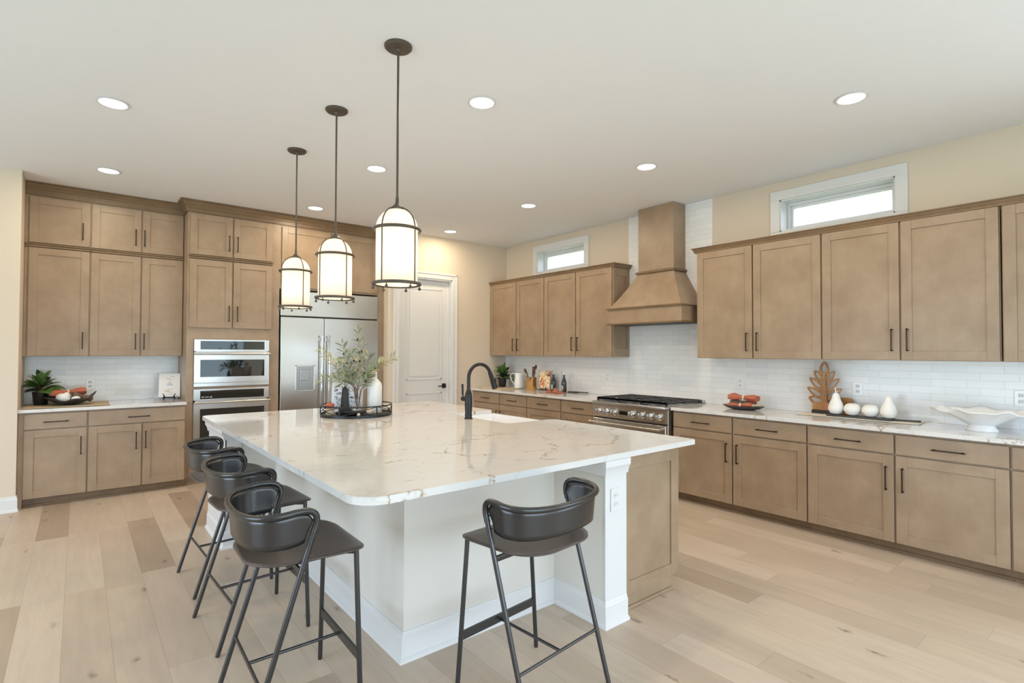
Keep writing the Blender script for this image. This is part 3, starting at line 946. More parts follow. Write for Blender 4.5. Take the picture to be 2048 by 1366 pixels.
def outlet(loc, axis, label, w=0.072, h=0.115, kind='outlet', slots=1, mat='porc'):
    t = thing('wall_outlet' if kind == 'outlet' else 'light_switch', label, kind if kind == 'outlet' else 'switch', loc, 'wall plates')
    x, y, z = loc
    def bx(mb, a0, a1, d, z0, z1, bev=0.001):
        if axis == 'x': mb.box(x - d, x, y + a0, y + a1, z + z0, z + z1, bev)
        else: mb.box(x + a0, x + a1, y - d, y, z + z0, z + z1, bev)
    b = MB(); bx(b, -w / 2, w / 2, 0.006, -h / 2, h / 2, 0.002); b.build('plate', M[mat], t, smooth=0)
    for k in range(slots):
        c = (k - (slots - 1) / 2) * 0.046
        if kind == 'outlet':
            for zz in (-0.022, 0.022):
                b = MB(); bx(b, c - 0.016, c + 0.016, 0.008, zz - 0.014, zz + 0.014, 0.002); s = b.build('socket', M['trim'], t, smooth=0)
                b = MB(); bx(b, c - 0.008, c - 0.005, 0.0084, zz - 0.004, zz + 0.006, 0); bx(b, c + 0.005, c + 0.008, 0.0084, zz - 0.004, zz + 0.006, 0)
                b.build('slot', M['ink'], s, smooth=0)
        else:
            b = MB(); bx(b, c - 0.016, c + 0.016, 0.009, -0.033, 0.033, 0.002); b.build('rocker', M['trim'], t, smooth=0)
    return t


outlet((XR - 0.009, 4.498, 1.137), 'x', 'white wall outlet on the backsplash just beyond the range')
outlet((XR - 0.009, 2.752, 1.148), 'x', 'white wall outlet on the backsplash above the plate of rust napkins')
outlet((XR - 0.009, 1.693, 1.150), 'x', 'white wall outlet on the backsplash between the leaf carving and the white pear', 0.078)
outlet((XR - 0.009, 0.640, 1.137), 'x', 'white wall outlet on the backsplash at the right edge, above the ruffled bowl', 0.118, 0.12, slots=2)
outlet((XR - 0.009, 5.135, 1.137), 'x', 'white switch plate on the backsplash behind the two dark bottles', 0.118, 0.12, 'switch', 2)
outlet((0.10, YA - 0.009, 1.10), 'y', 'white wall outlet on the alcove backsplash above the dark dish')

# ------------------------------------------------------------------ island
def rounded(poly, radii, n=8):
    out = []
    m = len(poly)
    for i, (p, r) in enumerate(zip(poly, radii)):
        p = V((p[0], p[1])); a = V(poly[i - 1][:2]); b = V(poly[(i + 1) % m][:2])
        if r <= 0: out.append((p.x, p.y)); continue
        d0 = (a - p).normalized(); d1 = (b - p).normalized()
        ang = d0.angle(d1); t = r / math.tan(ang / 2)
        c = p + (d0 + d1).normalized() * (r / math.sin(ang / 2))
        s = p + d0 * t; e = p + d1 * t
        a0 = math.atan2(s.y - c.y, s.x - c.x); a1 = math.atan2(e.y - c.y, e.x - c.x)
        da = (a1 - a0 + math.pi) % (2 * math.pi) - math.pi
        for k in range(n + 1):
            th = a0 + da * k / n
            out.append((c.x + r * math.cos(th), c.y + r * math.sin(th)))
    return out


BASEPROF = [(0, 0), (0.032, 0), (0.030, 0.012), (0.022, 0.020), (0.018, 0.022), (0.018, 0.110), (0.012, 0.118), (0.012, 0.124), (0.006, 0.134), (0, 0.136)]


def island():
    # top, with the open notch for the apron sink
    poly = [(0.800, 1.868), (3.022, 1.880), (3.022, 3.172), (2.540, 3.178), (2.540, 4.005), (3.022, 4.005), (3.022, 5.150), (0.810, 5.150)]
    pts = rounded(poly, [0.125, 0.012, 0.05, 0.05, 0.03, 0.02, 0.02, 0.06])
    b = MB(); b.prism(pts, 0.8835, 0.914)
    es = [e for e in b.bm.edges if abs(e.verts[0].co.z - e.verts[1].co.z) < 1e-6 and abs(e.verts[0].co.z - 0.914) < 1e-5]
    bmesh.ops.bevel(b.bm, geom=es, offset=0.003, segments=2, affect='EDGES')
    q = b.build('island_countertop', M['quartz'], smooth=30)
    tag(q, 'large white quartz island top with gold veins and rounded front corner', 'countertop')
    t = thing('kitchen_island', 'island base with painted walls, white posts and baseboard and a taupe cabinet end', 'island', (2.0, 3.6, 0))
    b = MB()
    b.box(1.213, 2.20, 2.300, 5.05, 0, 0.883)
    b.box(2.195, 2.36, 1.905, 5.05, 0, 0.883)
    b.box(0.862, 1.22, 4.420, 5.05, 0, 0.883)
    b.build('knee_wall', M['knee'], t, smooth=0)
    b = MB()
    b.box(2.187, 2.362, 1.897, 1.906, 0, 0.883, 0.001)
    b.build('corner_post', M['trim'], t, smooth=0)
    b = MB()
    b.box(0.853, 0.862, 4.412, 5.05, 0, 0.883, 0.001); b.box(0.853, 0.96, 4.412, 4.421, 0, 0.883, 0.001)
    b.build('corner_post', M['trim'], t, smooth=0)
    b = MB().sweep(BASEPROF, [(0.862, 5.05), (0.862, 4.420), (1.213, 4.420), (1.213, 2.300), (2.195, 2.300), (2.195, 1.905), (2.362, 1.905)][::-1][::-1])
    b.build('baseboard', M['trim'], t, smooth=25)
    cap = [(0, 0.800), (0.012, 0.800), (0.014, 0.815), (0.022, 0.838), (0.030, 0.850), (0.030, 0.883), (0, 0.883)]
    b = MB().sweep(cap, [(2.187, 2.300), (2.187, 1.897), (2.362, 1.897)]); b.build('capital', M['trim'], t, smooth=25)
    b = MB().sweep(cap, [(0.853, 5.05), (0.853, 4.412), (1.213, 4.412)]); b.build('capital', M['trim'], t, smooth=25)
    # cabinet end panel facing the camera, cabinet body behind it
    b = MB()
    b.box(2.362, 2.905, 1.965, 3.14, 0.09, 0.883); b.box(2.362, 2.905, 4.025, 5.08, 0.09, 0.883); b.box(2.362, 2.52, 3.14, 4.025, 0.09, 0.883); b.box(2.52, 2.905, 3.14, 4.025, 0.09, 0.64)
    b.box(2.362, 2.84, 1.975, 5.06, 0, 0.09)
    b.build('cabinet_body', M['wood'], t, smooth=0)
    b = MB()
    x0, x1, y0, y1, z0, z1 = 2.364, 2.928, 1.943, 1.965, 0.09, 0.883
    b.box(x0, x0 + 0.078, y0, y1, z0, z1, 0.001); b.box(x1 - 0.078, x1, y0, y1, z0, z1, 0.001)
    b.box(x0 + 0.078, x1 - 0.078, y0, y1, z0, z0 + 0.07, 0.001); b.box(x0 + 0.078, x1 - 0.078, y0, y1, z1 - 0.09, z1, 0.001)
    b.box(x0 + 0.07, x1 - 0.07, y0 + 0.009, y1, z0 + 0.06, z1 - 0.08)
    b.build('end_panel', M['wood'], t, smooth=0)
    b = MB(); b.box(2.364, 2.86, 1.955, 1.976, 0, 0.0895); b.box(2.364, 2.87, 1.940, 1.956, 0, 0.018, 0.005)
    b.build('toe_kick', M['wood'], t, smooth=0)
    fx = Face('x', 2.905)
    # doors of the working side face +x; built plain as they stand away from the camera
    for u0, u1, z0, z1 in ((2.0, 2.56, 0.1, 0.86), (2.57, 3.13, 0.1, 0.86), (3.15, 3.58, 0.1, 0.62), (3.59, 4.01, 0.1, 0.62), (4.04, 4.55, 0.1, 0.86), (4.56, 5.06, 0.1, 0.86)):
        b = MB()
        b.box(2.905, 2.917, u0 + 0.06, u1 - 0.06, z0 + 0.06, z1 - 0.06)
        b.box(2.905, 2.926, u0, u0 + 0.065, z0, z1, 0.001); b.box(2.905, 2.926, u1 - 0.065, u1, z0, z1, 0.001)
        b.box(2.905, 2.926, u0 + 0.065, u1 - 0.065, z0, z0 + 0.065, 0.001); b.box(2.905, 2.926, u0 + 0.065, u1 - 0.065, z1 - 0.065, z1, 0.001)
        d = b.build('door', M['wood'], t, smooth=0)
        b = MB(); b.box(2.945, 2.955, u0 + 0.03, u0 + 0.04, z1 - 0.25, z1 - 0.08, 0.001)
        for z in (z1 - 0.245, z1 - 0.095): b.box(2.924, 2.95, u0 + 0.03, u0 + 0.04, z, z + 0.01)
        b.build('handle', M['bronze'], d, smooth=0)
    o = thing('wall_outlet', 'white outlet on the narrow front of the island corner post', 'outlet', (2.264, 1.897, 0.664), 'wall plates')
    b = MB().box(2.226, 2.303, 1.890, 1.8965, 0.602, 0.727, 0.002); b.build('plate', M['trim'], o, smooth=0)
    for z in (0.642, 0.688):
        b = MB().box(2.248, 2.281, 1.887, 1.8905, z - 0.015, z + 0.015, 0.003); s = b.build('socket', M['trim'], o, smooth=0)
        b = MB().box(2.256, 2.259, 1.8865, 1.8873, z - 0.004, z + 0.006).box(2.270, 2.273, 1.8865, 1.8873, z - 0.004, z + 0.006); b.build('slot', M['ink'], s, smooth=0)
    # sink
    s = thing('apron_sink', 'white porcelain apron sink let into the island edge', 'sink', (2.79, 3.59, 0.66))
    b = MB()
    x0, x1, y0, y1, z0, z1 = 2.525, 3.048, 3.155, 4.022, 0.66, 0.8830
    w = 0.022
    o_ = rounded([(x0, y0), (x1, y0), (x1, y1), (x0, y1)], [0.02] * 4, 5)
    i_ = rounded([(x0 + w, y0 + w), (x1 - w, y0 + w), (x1 - w, y1 - w), (x0 + w, y1 - w)], [0.06] * 4, 5)
    f_ = rounded([(x0 + w + 0.03, y0 + w + 0.03), (x1 - w - 0.03, y0 + w + 0.03), (x1 - w - 0.03, y1 - w - 0.03), (x0 + w + 0.03, y1 - w - 0.03)], [0.05] * 4, 5)
    loops = []
    for pts, z in ((o_, z0), (o_, z1 - 0.006), ([(p[0] * 0.998 + 2.786 * 0.002, p[1] * 0.998 + 3.588 * 0.002) for p in o_], z1), (i_, z1), (i_, z0 + 0.05), (f_, z0 + 0.02)):
        loops.append([b.bm.verts.new((p[0], p[1], z)) for p in pts])
    for A, B in zip(loops, loops[1:]):
        n = len(A)
        for k in range(n): b.bm.faces.new((A[k], A[(k + 1) % n], B[(k + 1) % n], B[k]))
    b.bm.faces.new(loops[0][::-1]); b.bm.faces.new(loops[-1])
    b.build('basin', M['porc'], s, smooth=50)
    MB().lathe([(0.0, 0), (0.04, 0), (0.045, 0.004), (0.03, 0.004), (0.0, 0.002)], (2.79, 3.59, 0.68), 24).build('drain', M['chrome'], s)
    # faucet
    f = thing('kitchen_faucet', 'black gooseneck faucet with pull-down spray head on the island', 'faucet', (2.470, 3.597, 0.914))
    cx, cy = 2.470, 3.597
    MB().lathe([(0, 0), (0.034, 0), (0.034, 0.006), (0.028, 0.014), (0.030, 0.034), (0.0275, 0.040), (0.0275, 0.048), (0.0305, 0.10), (0.031, 0.15), (0.028, 0.20), (0.020, 0.225), (0.0165, 0.232), (0.0165, 0.24), (0, 0.24)], (cx, cy, 0.914), 32).build('body', M['black'], f)
    path = [(cx, cy, 1.14), (cx, cy, 1.23)]
    for k in range(1, 17):
        a = math.pi - k * (math.pi * 0.90) / 16
        path.append((cx + 0.112 + 0.112 * math.cos(a), cy, 1.245 + 0.112 * math.sin(a)))
    MB().tube(path, 0.0145, 16).build('gooseneck', M['black'], f, smooth=60)
    e = V(path[-1]); dr = (V(path[-1]) - V(path[-2])).normalized()
    hd = MB(); hd.tube([e - dr * 0.01, e, e + dr * 0.03, e + dr * 0.035, e + dr * 0.085, e + dr * 0.135, e + dr * 0.14], [0.017, 0.018, 0.019, 0.0185, 0.0225, 0.027, 0.022], 18)
    hp = hd.build('spray_head', M['black'], f, smooth=40)
    bt = MB(); c = e + dr * 0.08 + V((0.024, 0, 0.004)); bt.box(c.x - 0.006, c.x + 0.006, c.y - 0.008, c.y + 0.008, c.z - 0.02, c.z + 0.02, 0.003); bt.build('spray_button', M['pot'], hp)
    b = MB(); b.tube([(cx - 0.004, cy + 0.02, 1.075), (cx - 0.012, cy + 0.055, 1.075)], 0.021, 18); b.ball((cx - 0.013, cy + 0.058, 1.075), 0.0215)
    hh = b.build('handle_joint', M['black'], f)
    b = MB(); b.tube([(cx - 0.013, cy + 0.06, 1.09), (cx - 0.013, cy + 0.063, 1.10), (cx - 0.013, cy + 0.066, 1.115), (cx - 0.013, cy + 0.070, 1.19), (cx - 0.013, cy + 0.070, 1.195)], [0.005, 0.005, 0.0085, 0.0085, 0.006], 12)
    b.build('lever', M['black'], hh)


island()


# ------------------------------------------------------------------ appliances and hood
def ovens():
    f = Face('y', 6.725)
    x0, x1 = 0.976, 1.748
    def window(mb, u0, u1, z0, z1, d): f.box(mb, u0, u1, d, d + 0.004, z0, z1, 0.001)
    def bar(u0, u1, z, parent, d0=0.03, d1=0.075, r=0.011):
        b = MB(); b.tube([f.pt(u0, d1, z), f.pt(u1, d1, z)], r, 14)
        for u in (u0 + 0.03, u1 - 0.03): b.tube([f.pt(u, d0, z), f.pt(u, d1, z)], 0.008, 10)
        b.build('handle', M['steel'], parent)
    t = thing('microwave_oven', 'stainless built-in speed oven, the upper one in the oven tower', 'oven', (1.36, 6.95, 1.062))
    b = MB(); f.box(b, x0 + 0.02, x1 - 0.02, -0.5, 0.01, 1.066, 1.585); b.build('housing', M['steel'], t, smooth=0)
    b = MB(); f.box(b, x0, x1, 0.003, 0.030, 1.455, 1.590, 0.003); p = b.build('control_panel', M['steel'], t, smooth=0)
    b = MB(); window(b, 1.037, 1.693, 1.476, 1.570, 0.030); b.build('display', M['oven_glass'], p, smooth=0)
    b = MB(); f.box(b, x0, x1, 0.003, 0.034, 1.108, 1.448, 0.003); p = b.build('door', M['steel'], t, smooth=0)
    b = MB(); window(b, 1.037, 1.693, 1.172, 1.362, 0.034); b.build('door_glass', M['oven_glass'], p, smooth=0)
    bar(x0 - 0.002, x1 + 0.004, 1.428, p)
    b = MB(); f.box(b, x0, x1, 0.003, 0.028, 1.066, 1.102, 0.002); f.box(b, x0 - 0.004, x1 + 0.004, 0.02, 0.034, 1.098, 1.106, 0.002); b.build('lower_trim', M['steel'], t, smooth=0)
    t = thing('wall_oven', 'stainless built-in wall oven with black glass, the lower one in the oven tower', 'oven', (1.36, 6.95, 0.306))
    b = MB(); f.box(b, x0 + 0.02, x1 - 0.02, -0.5, 0.01, 0.31, 1.03); b.build('housing', M['steel'], t, smooth=0)
    b = MB(); f.box(b, x0, x1, 0.003, 0.030, 0.915, 1.040, 0.003); p = b.build('control_panel', M['steel'], t, smooth=0)
    b = MB(); window(b, 1.040, 1.693, 0.930, 1.022, 0.030); d = b.build('display', M['oven_glass'], p, smooth=0)
    b = MB(); f.box(b, 1.055, 1.075, 0.0342, 0.0348, 0.945, 0.957); f.box(b, 1.085, 1.125, 0.0342, 0.0348, 0.948, 0.955); f.box(b, 1.135, 1.155, 0.0342, 0.0348, 0.945, 0.957)
    b.build('indicator', M['label'], d, smooth=0)
    b = MB(); f.box(b, x0, x1, 0.003, 0.034, 0.306, 0.886, 0.003); p = b.build('door', M['steel'], t, smooth=0)
    b = MB(); window(b, 1.040, 1.697, 0.400, 0.822, 0.034); b.build('door_glass', M['oven_glass'], p, smooth=0)
    bar(x0 - 0.002, x1 + 0.004, 0.893, p)


def refrigerator():
    f = Face('y', 6.725)
    t = thing('refrigerator', 'wide built-in stainless refrigerator with two doors and an ice dispenser', 'refrigerator', (2.49, 7.0, 0))
    x0, x1, xm = 1.872, 3.116, 2.394
    b = MB(); f.box(b, x0 + 0.004, x1 - 0.004, -0.58, -0.01, 0.02, 2.19); b.build('cabinet', M['pot'], t, smooth=0)
    b = MB(); f.box(b, x0, x1, -0.01, 0.030, 1.888, 2.195, 0.006); b.build('top_grille', M['fridge'], t, smooth=0)
    dl = MB(); f.box(dl, x0, xm - 0.004, -0.01, 0.040, 0.115, 1.872, 0.002); dl = dl.build('door', M['fridge'], t, smooth=0)
    dr = MB(); f.box(dr, xm + 0.004, x1, -0.01, 0.040, 0.115, 1.872, 0.002); dr = dr.build('door', M['fridge'], t, smooth=0)
    for u, p in ((xm - 0.050, dl), (xm + 0.045, dr)):
        b = MB(); f.box(b, u - 0.009, u + 0.009, 0.085, 0.105, 0.32, 1.66, 0.005)
        for z in (0.36, 1.61): f.box(b, u - 0.010, u + 0.010, 0.039, 0.09, z - 0.02, z + 0.02, 0.003)
        b.build('handle', M['chrome'], p)
    b = MB()
    u0, u1, z0, z1 = 2.045, 2.282, 0.972, 1.290
    f.box(b, u0, u1, 0.040, 0.046, z0, z0 + 0.014, 0.002); f.box(b, u0, u1, 0.040, 0.046, z1 - 0.016, z1, 0.002)
    f.box(b, u0, u0 + 0.014, 0.040, 0.046, z0, z1, 0.002); f.box(b, u1 - 0.014, u1, 0.040, 0.046, z0, z1, 0.002)
    d = b.build('dispenser_frame', M['steel'], dl, smooth=0)
    b = MB(); f.box(b, u0 + 0.014, u1 - 0.014, 0.0401, 0.0415, z0 + 0.014, z1 - 0.016); f.box(b, u0 + 0.05, u1 - 0.07, 0.041, 0.060, z0 + 0.13, z1 - 0.05, 0.004)
    b.build('dispenser', M['fridge_low'], dl, smooth=0)
    b = MB(); f.box(b, x0, x1, -0.03, 0.0, 0.0, 0.105); b.build('kick_plate', M['pot'], t, smooth=0)


def hood():
    t = thing('range_hood', 'large taupe wooden range hood with a tall chimney reaching the ceiling', 'range hood', (5.0, 3.619, 1.776))
    y0, y1, xf = 3.131, 4.107, 4.780
    cy0, cy1, cxf = 3.377, 3.850, 5.010
    XW = XR - 0.0095
    b = MB(); b.box(cxf, XW, cy0, cy1, 2.36, H - 0.001, 0.002); b.build('chimney', M['wood'], t, smooth=0)
    b = MB()
    lo = [(XW, y0), (xf, y0), (xf, y1), (XW, y1)]; hi = [(XW, cy0), (cxf, cy0), (cxf, cy1), (XW, cy1)]
    # slightly concave flare
    rings = []
    for k in range(9):
        s = k / 8; z = 1.950 + (2.362 - 1.950) * s
        w = 1 - s - 0.05 * math.sin(math.pi * s)
        rings.append([b.bm.verts.new((h[0] + (l[0] - h[0]) * w, h[1] + (l[1] - h[1]) * w, z)) for l, h in zip(lo, hi)])
    for A, B in zip(rings, rings[1:]):
        for k in range(4): b.bm.faces.new((A[k], A[(k + 1) % 4], B[(k + 1) % 4], B[k]))
    b.bm.faces.new(rings[0][::-1]); b.bm.faces.new(rings[-1])
    b.build('canopy', M['wood'], t, smooth=12)
    b = MB(); b.box(xf, XW, y0, y1, 1.790, 1.950, 0.001); b.build('apron_band', M['wood'], t, smooth=0)
    def rim(z0, z1, ya, yb, xa, out, name):
        prof = [(-0.004, z0), (out * 0.7, z0), (out, z0 + (z1 - z0) * 0.3), (out, z0 + (z1 - z0) * 0.6), (out * 0.35, z1), (-0.004, z1)]
        MB().sweep(prof, [(XW, yb), (xa, yb), (xa, ya), (XW, ya)]).build(name, M['wood_mold'], t, smooth=0)
    rim(2.355, 2.385, cy0, cy1, cxf, 0.026, 'neck_moulding')
    rim(1.946, 1.968, y0, y1, xf, 0.020, 'band_moulding')
    rim(1.772, 1.792, y0, y1, xf, 0.014, 'lower_moulding')
    b = MB(); b.box(xf + 0.04, XW - 0.02, y0 + 0.05, y1 - 0.05, 1.774, 1.790); b.build('filter', M['iron'], t, smooth=0)


def gas_range():
    t = thing('gas_range', 'stainless gas range with a row of chrome knobs and black grates', 'range', (4.86, 3.62, 0))
    y0, y1, xf, xb = 3.142, 4.100, 4.530, XR - 0.0105
    b = MB(); b.box(xf + 0.03, xb, y0, y1, 0.09, 0.905, 0.002); b.build('body', M['steel'], t, smooth=0)
    b = MB(); b.box(4.50, xb, y0 - 0.002, y1 + 0.002, 0.880, 0.918, 0.008, 2); b.box(xb - 0.05, xb, y0, y1, 0.918, 0.950, 0.003); b.build('cooktop', M['steel'], t)
    # control panel, leaning slightly
    b = MB().extr([(4.503, y0 + 0.002, 0.878), (4.56, y0 + 0.002, 0.878), (4.56, y0 + 0.002, 0.745), (4.518, y0 + 0.002, 0.745)], (0, y1 - y0 - 0.004, 0))
    cp = b.build('control_panel', M['steel'], t, smooth=0)
    ks = [4.000, 3.893, 3.785, 3.548, 3.425, 3.315, 3.208]
    for i, y in enumerate(ks):
        big = 1.15 if i == 3 else 1.0
        b = MB(); rot = Matrix.Rotation(R(-90), 4, 'Y')
        b.lathe([(0, 0), (0.034 * big, 0), (0.034 * big, 0.004), (0.026 * big, 0.010), (0.020 * big, 0.012), (0.020 * big, 0.030), (0.017 * big, 0.034), (0, 0.034)], (4.511, y, 0.808), 28, mat=rot)
        k = b.build('knob', M['chrome'], t)
        b = MB(); b.box(4.446, 4.485, y - 0.010, y + 0.010, 0.808 - 0.027 * big, 0.808 + 0.027 * big, 0.003, 2); b.build('knob_grip', M['steel'], k)
    b = MB(); b.box(4.503, 4.511, 3.612, 3.714, 0.792, 0.832, 0.001); b.build('display', M['display'], cp, smooth=0)
    b = MB()
    for y in (3.70, 3.672, 3.644, 3.616): b.lathe([(0, 0), (0.008, 0), (0.007, 0.006), (0, 0.006)], (4.512, y, 0.772), 14, mat=Matrix.Rotation(R(-90), 4, 'Y'))
    b.build('button_row', M['chrome'], cp)
    b = MB(); b.box(4.535, 4.56, y0 + 0.01, y1 - 0.01, 0.725, 0.745); b.build('vent_slot', M['pot'], t, smooth=0)
    b = MB(); b.box(4.518, 4.565, y0 + 0.002, y1 - 0.002, 0.20, 0.727, 0.004); d = b.build('oven_door', M['steel'], t, smooth=0)
    b = MB(); b.box(4.514, 4.5185, y0 + 0.14, y1 - 0.14, 0.32, 0.60, 0.001); b.build('door_glass', M['oven_glass'], d, smooth=0)
    b = MB(); b.tube([(4.445, y0 + 0.01, 0.690), (4.445, y1 - 0.01, 0.690)], 0.013, 16)
    for y in (y0 + 0.05, y1 - 0.05): b.tube([(4.52, y, 0.690), (4.445, y, 0.690)], 0.011, 12)
    b.build('handle', M['steel'], d)
    b = MB(); b.box(4.555, 4.575, y0 + 0.01, y1 - 0.01, 0.09, 0.195, 0.003); b.build('kick_panel', M['steel'], t, smooth=0)
    b = MB()
    for y in (y0 + 0.06, y1 - 0.06):
        for x in (4.60, 5.16): b.lathe([(0, 0), (0.025, 0), (0.02, 0.02), (0.015, 0.09), (0, 0.09)], (x, y, 0), 16)
    b.build('feet', M['steel'], t)
    # burners and grates
    w = (y1 - y0 - 0.03) / 3
    for i in range(3):
        ya = y0 + 0.015 + i * w; yb = ya + w - 0.006
        for xc in (4.72, 5.02):
            yc = (ya + yb) / 2
            b = MB(); b.lathe([(0, 0), (0.052, 0), (0.050, 0.010), (0.036, 0.014), (0.036, 0.020), (0.030, 0.024), (0, 0.024)], (xc, yc, 0.918), 28)
            b.build('burner', M['iron'], t)
        g = MB(); z0, z1 = 0.936, 0.958; xa, xz = 4.560, 5.165; r = 0.009
        g.box(xa, xz, ya, ya + 2 * r, z0, z1, 0.003); g.box(xa, xz, yb - 2 * r, yb, z0, z1, 0.003)
        for x in (xa, (xa + xz) / 2 - r, xz - 2 * r): g.box(x, x + 2 * r, ya, yb, z0, z1, 0.003)
        for xc in (4.72, 5.02):
            yc = (ya + yb) / 2
            g.box(xc - r * 0.8, xc + r * 0.8, ya + r, yc - 0.03, z0, z1, 0.002); g.box(xc - r * 0.8, xc + r * 0.8, yc + 0.03, yb - r, z0, z1, 0.002)
            g.box(xc - 0.145, xc - 0.03, yc - r * 0.8, yc + r * 0.8, z0, z1, 0.002); g.box(xc + 0.03, xc + 0.145, yc - r * 0.8, yc + r * 0.8, z0, z1, 0.002)
        for x in (xa, xz - 2 * r):
            for y in (ya, yb - 2 * r): g.box(x, x + 2 * r, y, y + 2 * r, 0.918, z0 + 0.002)
        g.box(xa, xa + 0.012, ya, yb, 0.924, z1, 0.003)
        g.build('grate', M['iron'], t)


ovens(); refrigerator(); hood(); gas_range()


# ------------------------------------------------------------------ lamps
def pendant(x, y, label, rot):
    t = thing('pendant_light', label, 'pendant light', (x, y, H), 'pendant lights over the island')
    m = Matrix.Rotation(rot, 4, 'Z')
    MB().lathe([(0, 0), (0.074, 0), (0.074, -0.008), (0.066, -0.016), (0.014, -0.020), (0.010, -0.035), (0, -0.035)], (x, y, H), 32).build('ceiling_canopy', M['pend'], t)
    MB().tube([(x, y, H - 0.03), (x, y, 2.25)], 0.0062, 12).build('rod', M['pend'], t)
    b = MB(); b.lathe([(0, 2.222), (0.035, 2.222), (0.036, 2.232), (0.022, 2.242), (0.010, 2.256), (0.008, 2.29), (0, 2.29)], (x, y, 0), 24); b.build('cap', M['pend'], t)
    # opal glass cylinder with a domed top, open below
    rg, zt, zb = 0.108, 2.118, 1.820
    prof = [(0.018, 2.224)]
    for k in range(1, 10):
        a = math.pi / 2 * (1 - k / 9)
        prof.append((rg * math.cos(a), zt + 0.106 * math.sin(a)))
    prof += [(rg, 2.0), (rg, zb)]
    b = MB().lathe(prof, (x, y, 0), 40, cap=False); sh = b.build('glass_shade', M['opal'], t, smooth=60, solid=0.004)
    MB().lathe([(0, 0), (rg - 0.003, 0), (rg - 0.003, 0.004), (0, 0.004)], (x, y, zb - 0.001), 40).build('glass_base', M['opal'], t)
    for z, r, s in ((2.112, 0.123, 'upper_ring'), (1.822, 0.125, 'lower_ring')):
        b = MB(); b.tube([(x + r * math.cos(a), y + r * math.sin(a), z) for a in [2 * math.pi * k / 48 for k in range(48)]], 0.0075, 10, closed=True, flat=(1.15, 0.9)); b.build(s, M['pend'], t)
    for k in range(4):
        a = rot + k * math.pi / 2
        pts = []
        for j in range(9):
            th = math.pi / 2 * (1 - j / 8)
            pts.append((x + (0.118 * math.cos(th) + 0.002) * math.cos(a), y + (0.118 * math.cos(th) + 0.002) * math.sin(a), 2.112 + 0.122 * math.sin(th)))
        pts += [(x + 0.120 * math.cos(a), y + 0.120 * math.sin(a), z) for z in (2.0, 1.9, 1.822)]
        MB().tube(pts, 0.0036, 8).build('rib', M['pend'], t, smooth=60)
    for k in range(6):
        a = rot + 0.25 + k * math.pi / 3
        b = MB(); px, py = x + 0.122 * math.cos(a), y + 0.122 * math.sin(a)
        b.tube([(px, py, 1.818), (px, py, 1.806)], 0.003, 8); b.ball((px, py, 1.799), 0.0085, u=14, v=8); b.build('bead', M['pend'], t)
    light('pendant_bulb', 'POINT', (0, 0, 1.95 - H), 3.2, (1.0, 0.72, 0.45), size=0.035, parent=t)


pendant(1.316, 2.600, 'wired opal-glass pendant, the nearest and largest in the photo', 0.42)
pendant(1.344, 3.560, 'wired opal-glass pendant, the middle one of the three', 0.28)
pendant(1.368, 4.490, 'wired opal-glass pendant, the farthest one, in front of the oven tower', 0.20)


def downlights():
    spots = [(0.153, 4.409, 'round recessed ceiling light at upper left, nearer than the other left one'),
             (0.188, 6.097, 'round recessed ceiling light closest to the stacked cabinets at the left'),
             (2.045, 2.838, 'round recessed ceiling light just right of the nearest pendant'),
             (2.060, 4.478, 'round recessed ceiling light between the middle and nearest pendant rods'),
             (2.092, 6.169, 'round recessed ceiling light above the refrigerator'),
             (3.909, 4.521, 'round recessed ceiling light left of the range hood chimney'),
             (3.930, 6.180, 'round recessed ceiling light near the pantry door'),
             (3.888, 2.897, 'round recessed ceiling light in front of the range hood'),
             (3.856, 1.268, 'round recessed ceiling light at upper right, above the large high window')]
    first = None
    made = []
    for x, y, lb in spots:
        if first is None:
            t = thing('recessed_light', lb, 'ceiling light', (x, y, H), 'recessed ceiling lights')
            MB().lathe([(0.076, -0.002), (0.088, -0.0005), (0.094, -0.003), (0.094, -0.006), (0.084, -0.009), (0.078, -0.006)], (x, y, H), 40, cap=False).build('trim_ring', M['trim'], t)
            MB().lathe([(0, -0.0015), (0.079, -0.0015), (0.078, -0.005), (0, -0.005)], (x, y, H), 40).build('lens', M['lens'], t)
            first = t
        else: t = copy_thing(first, lb, (x, y, H))
        made.append(t)
    for t in made:
        light('downlight', 'AREA', (0, 0, -0.012), 9.5, (1.0, 0.80, 0.57), size=0.15, parent=t)


downlights()


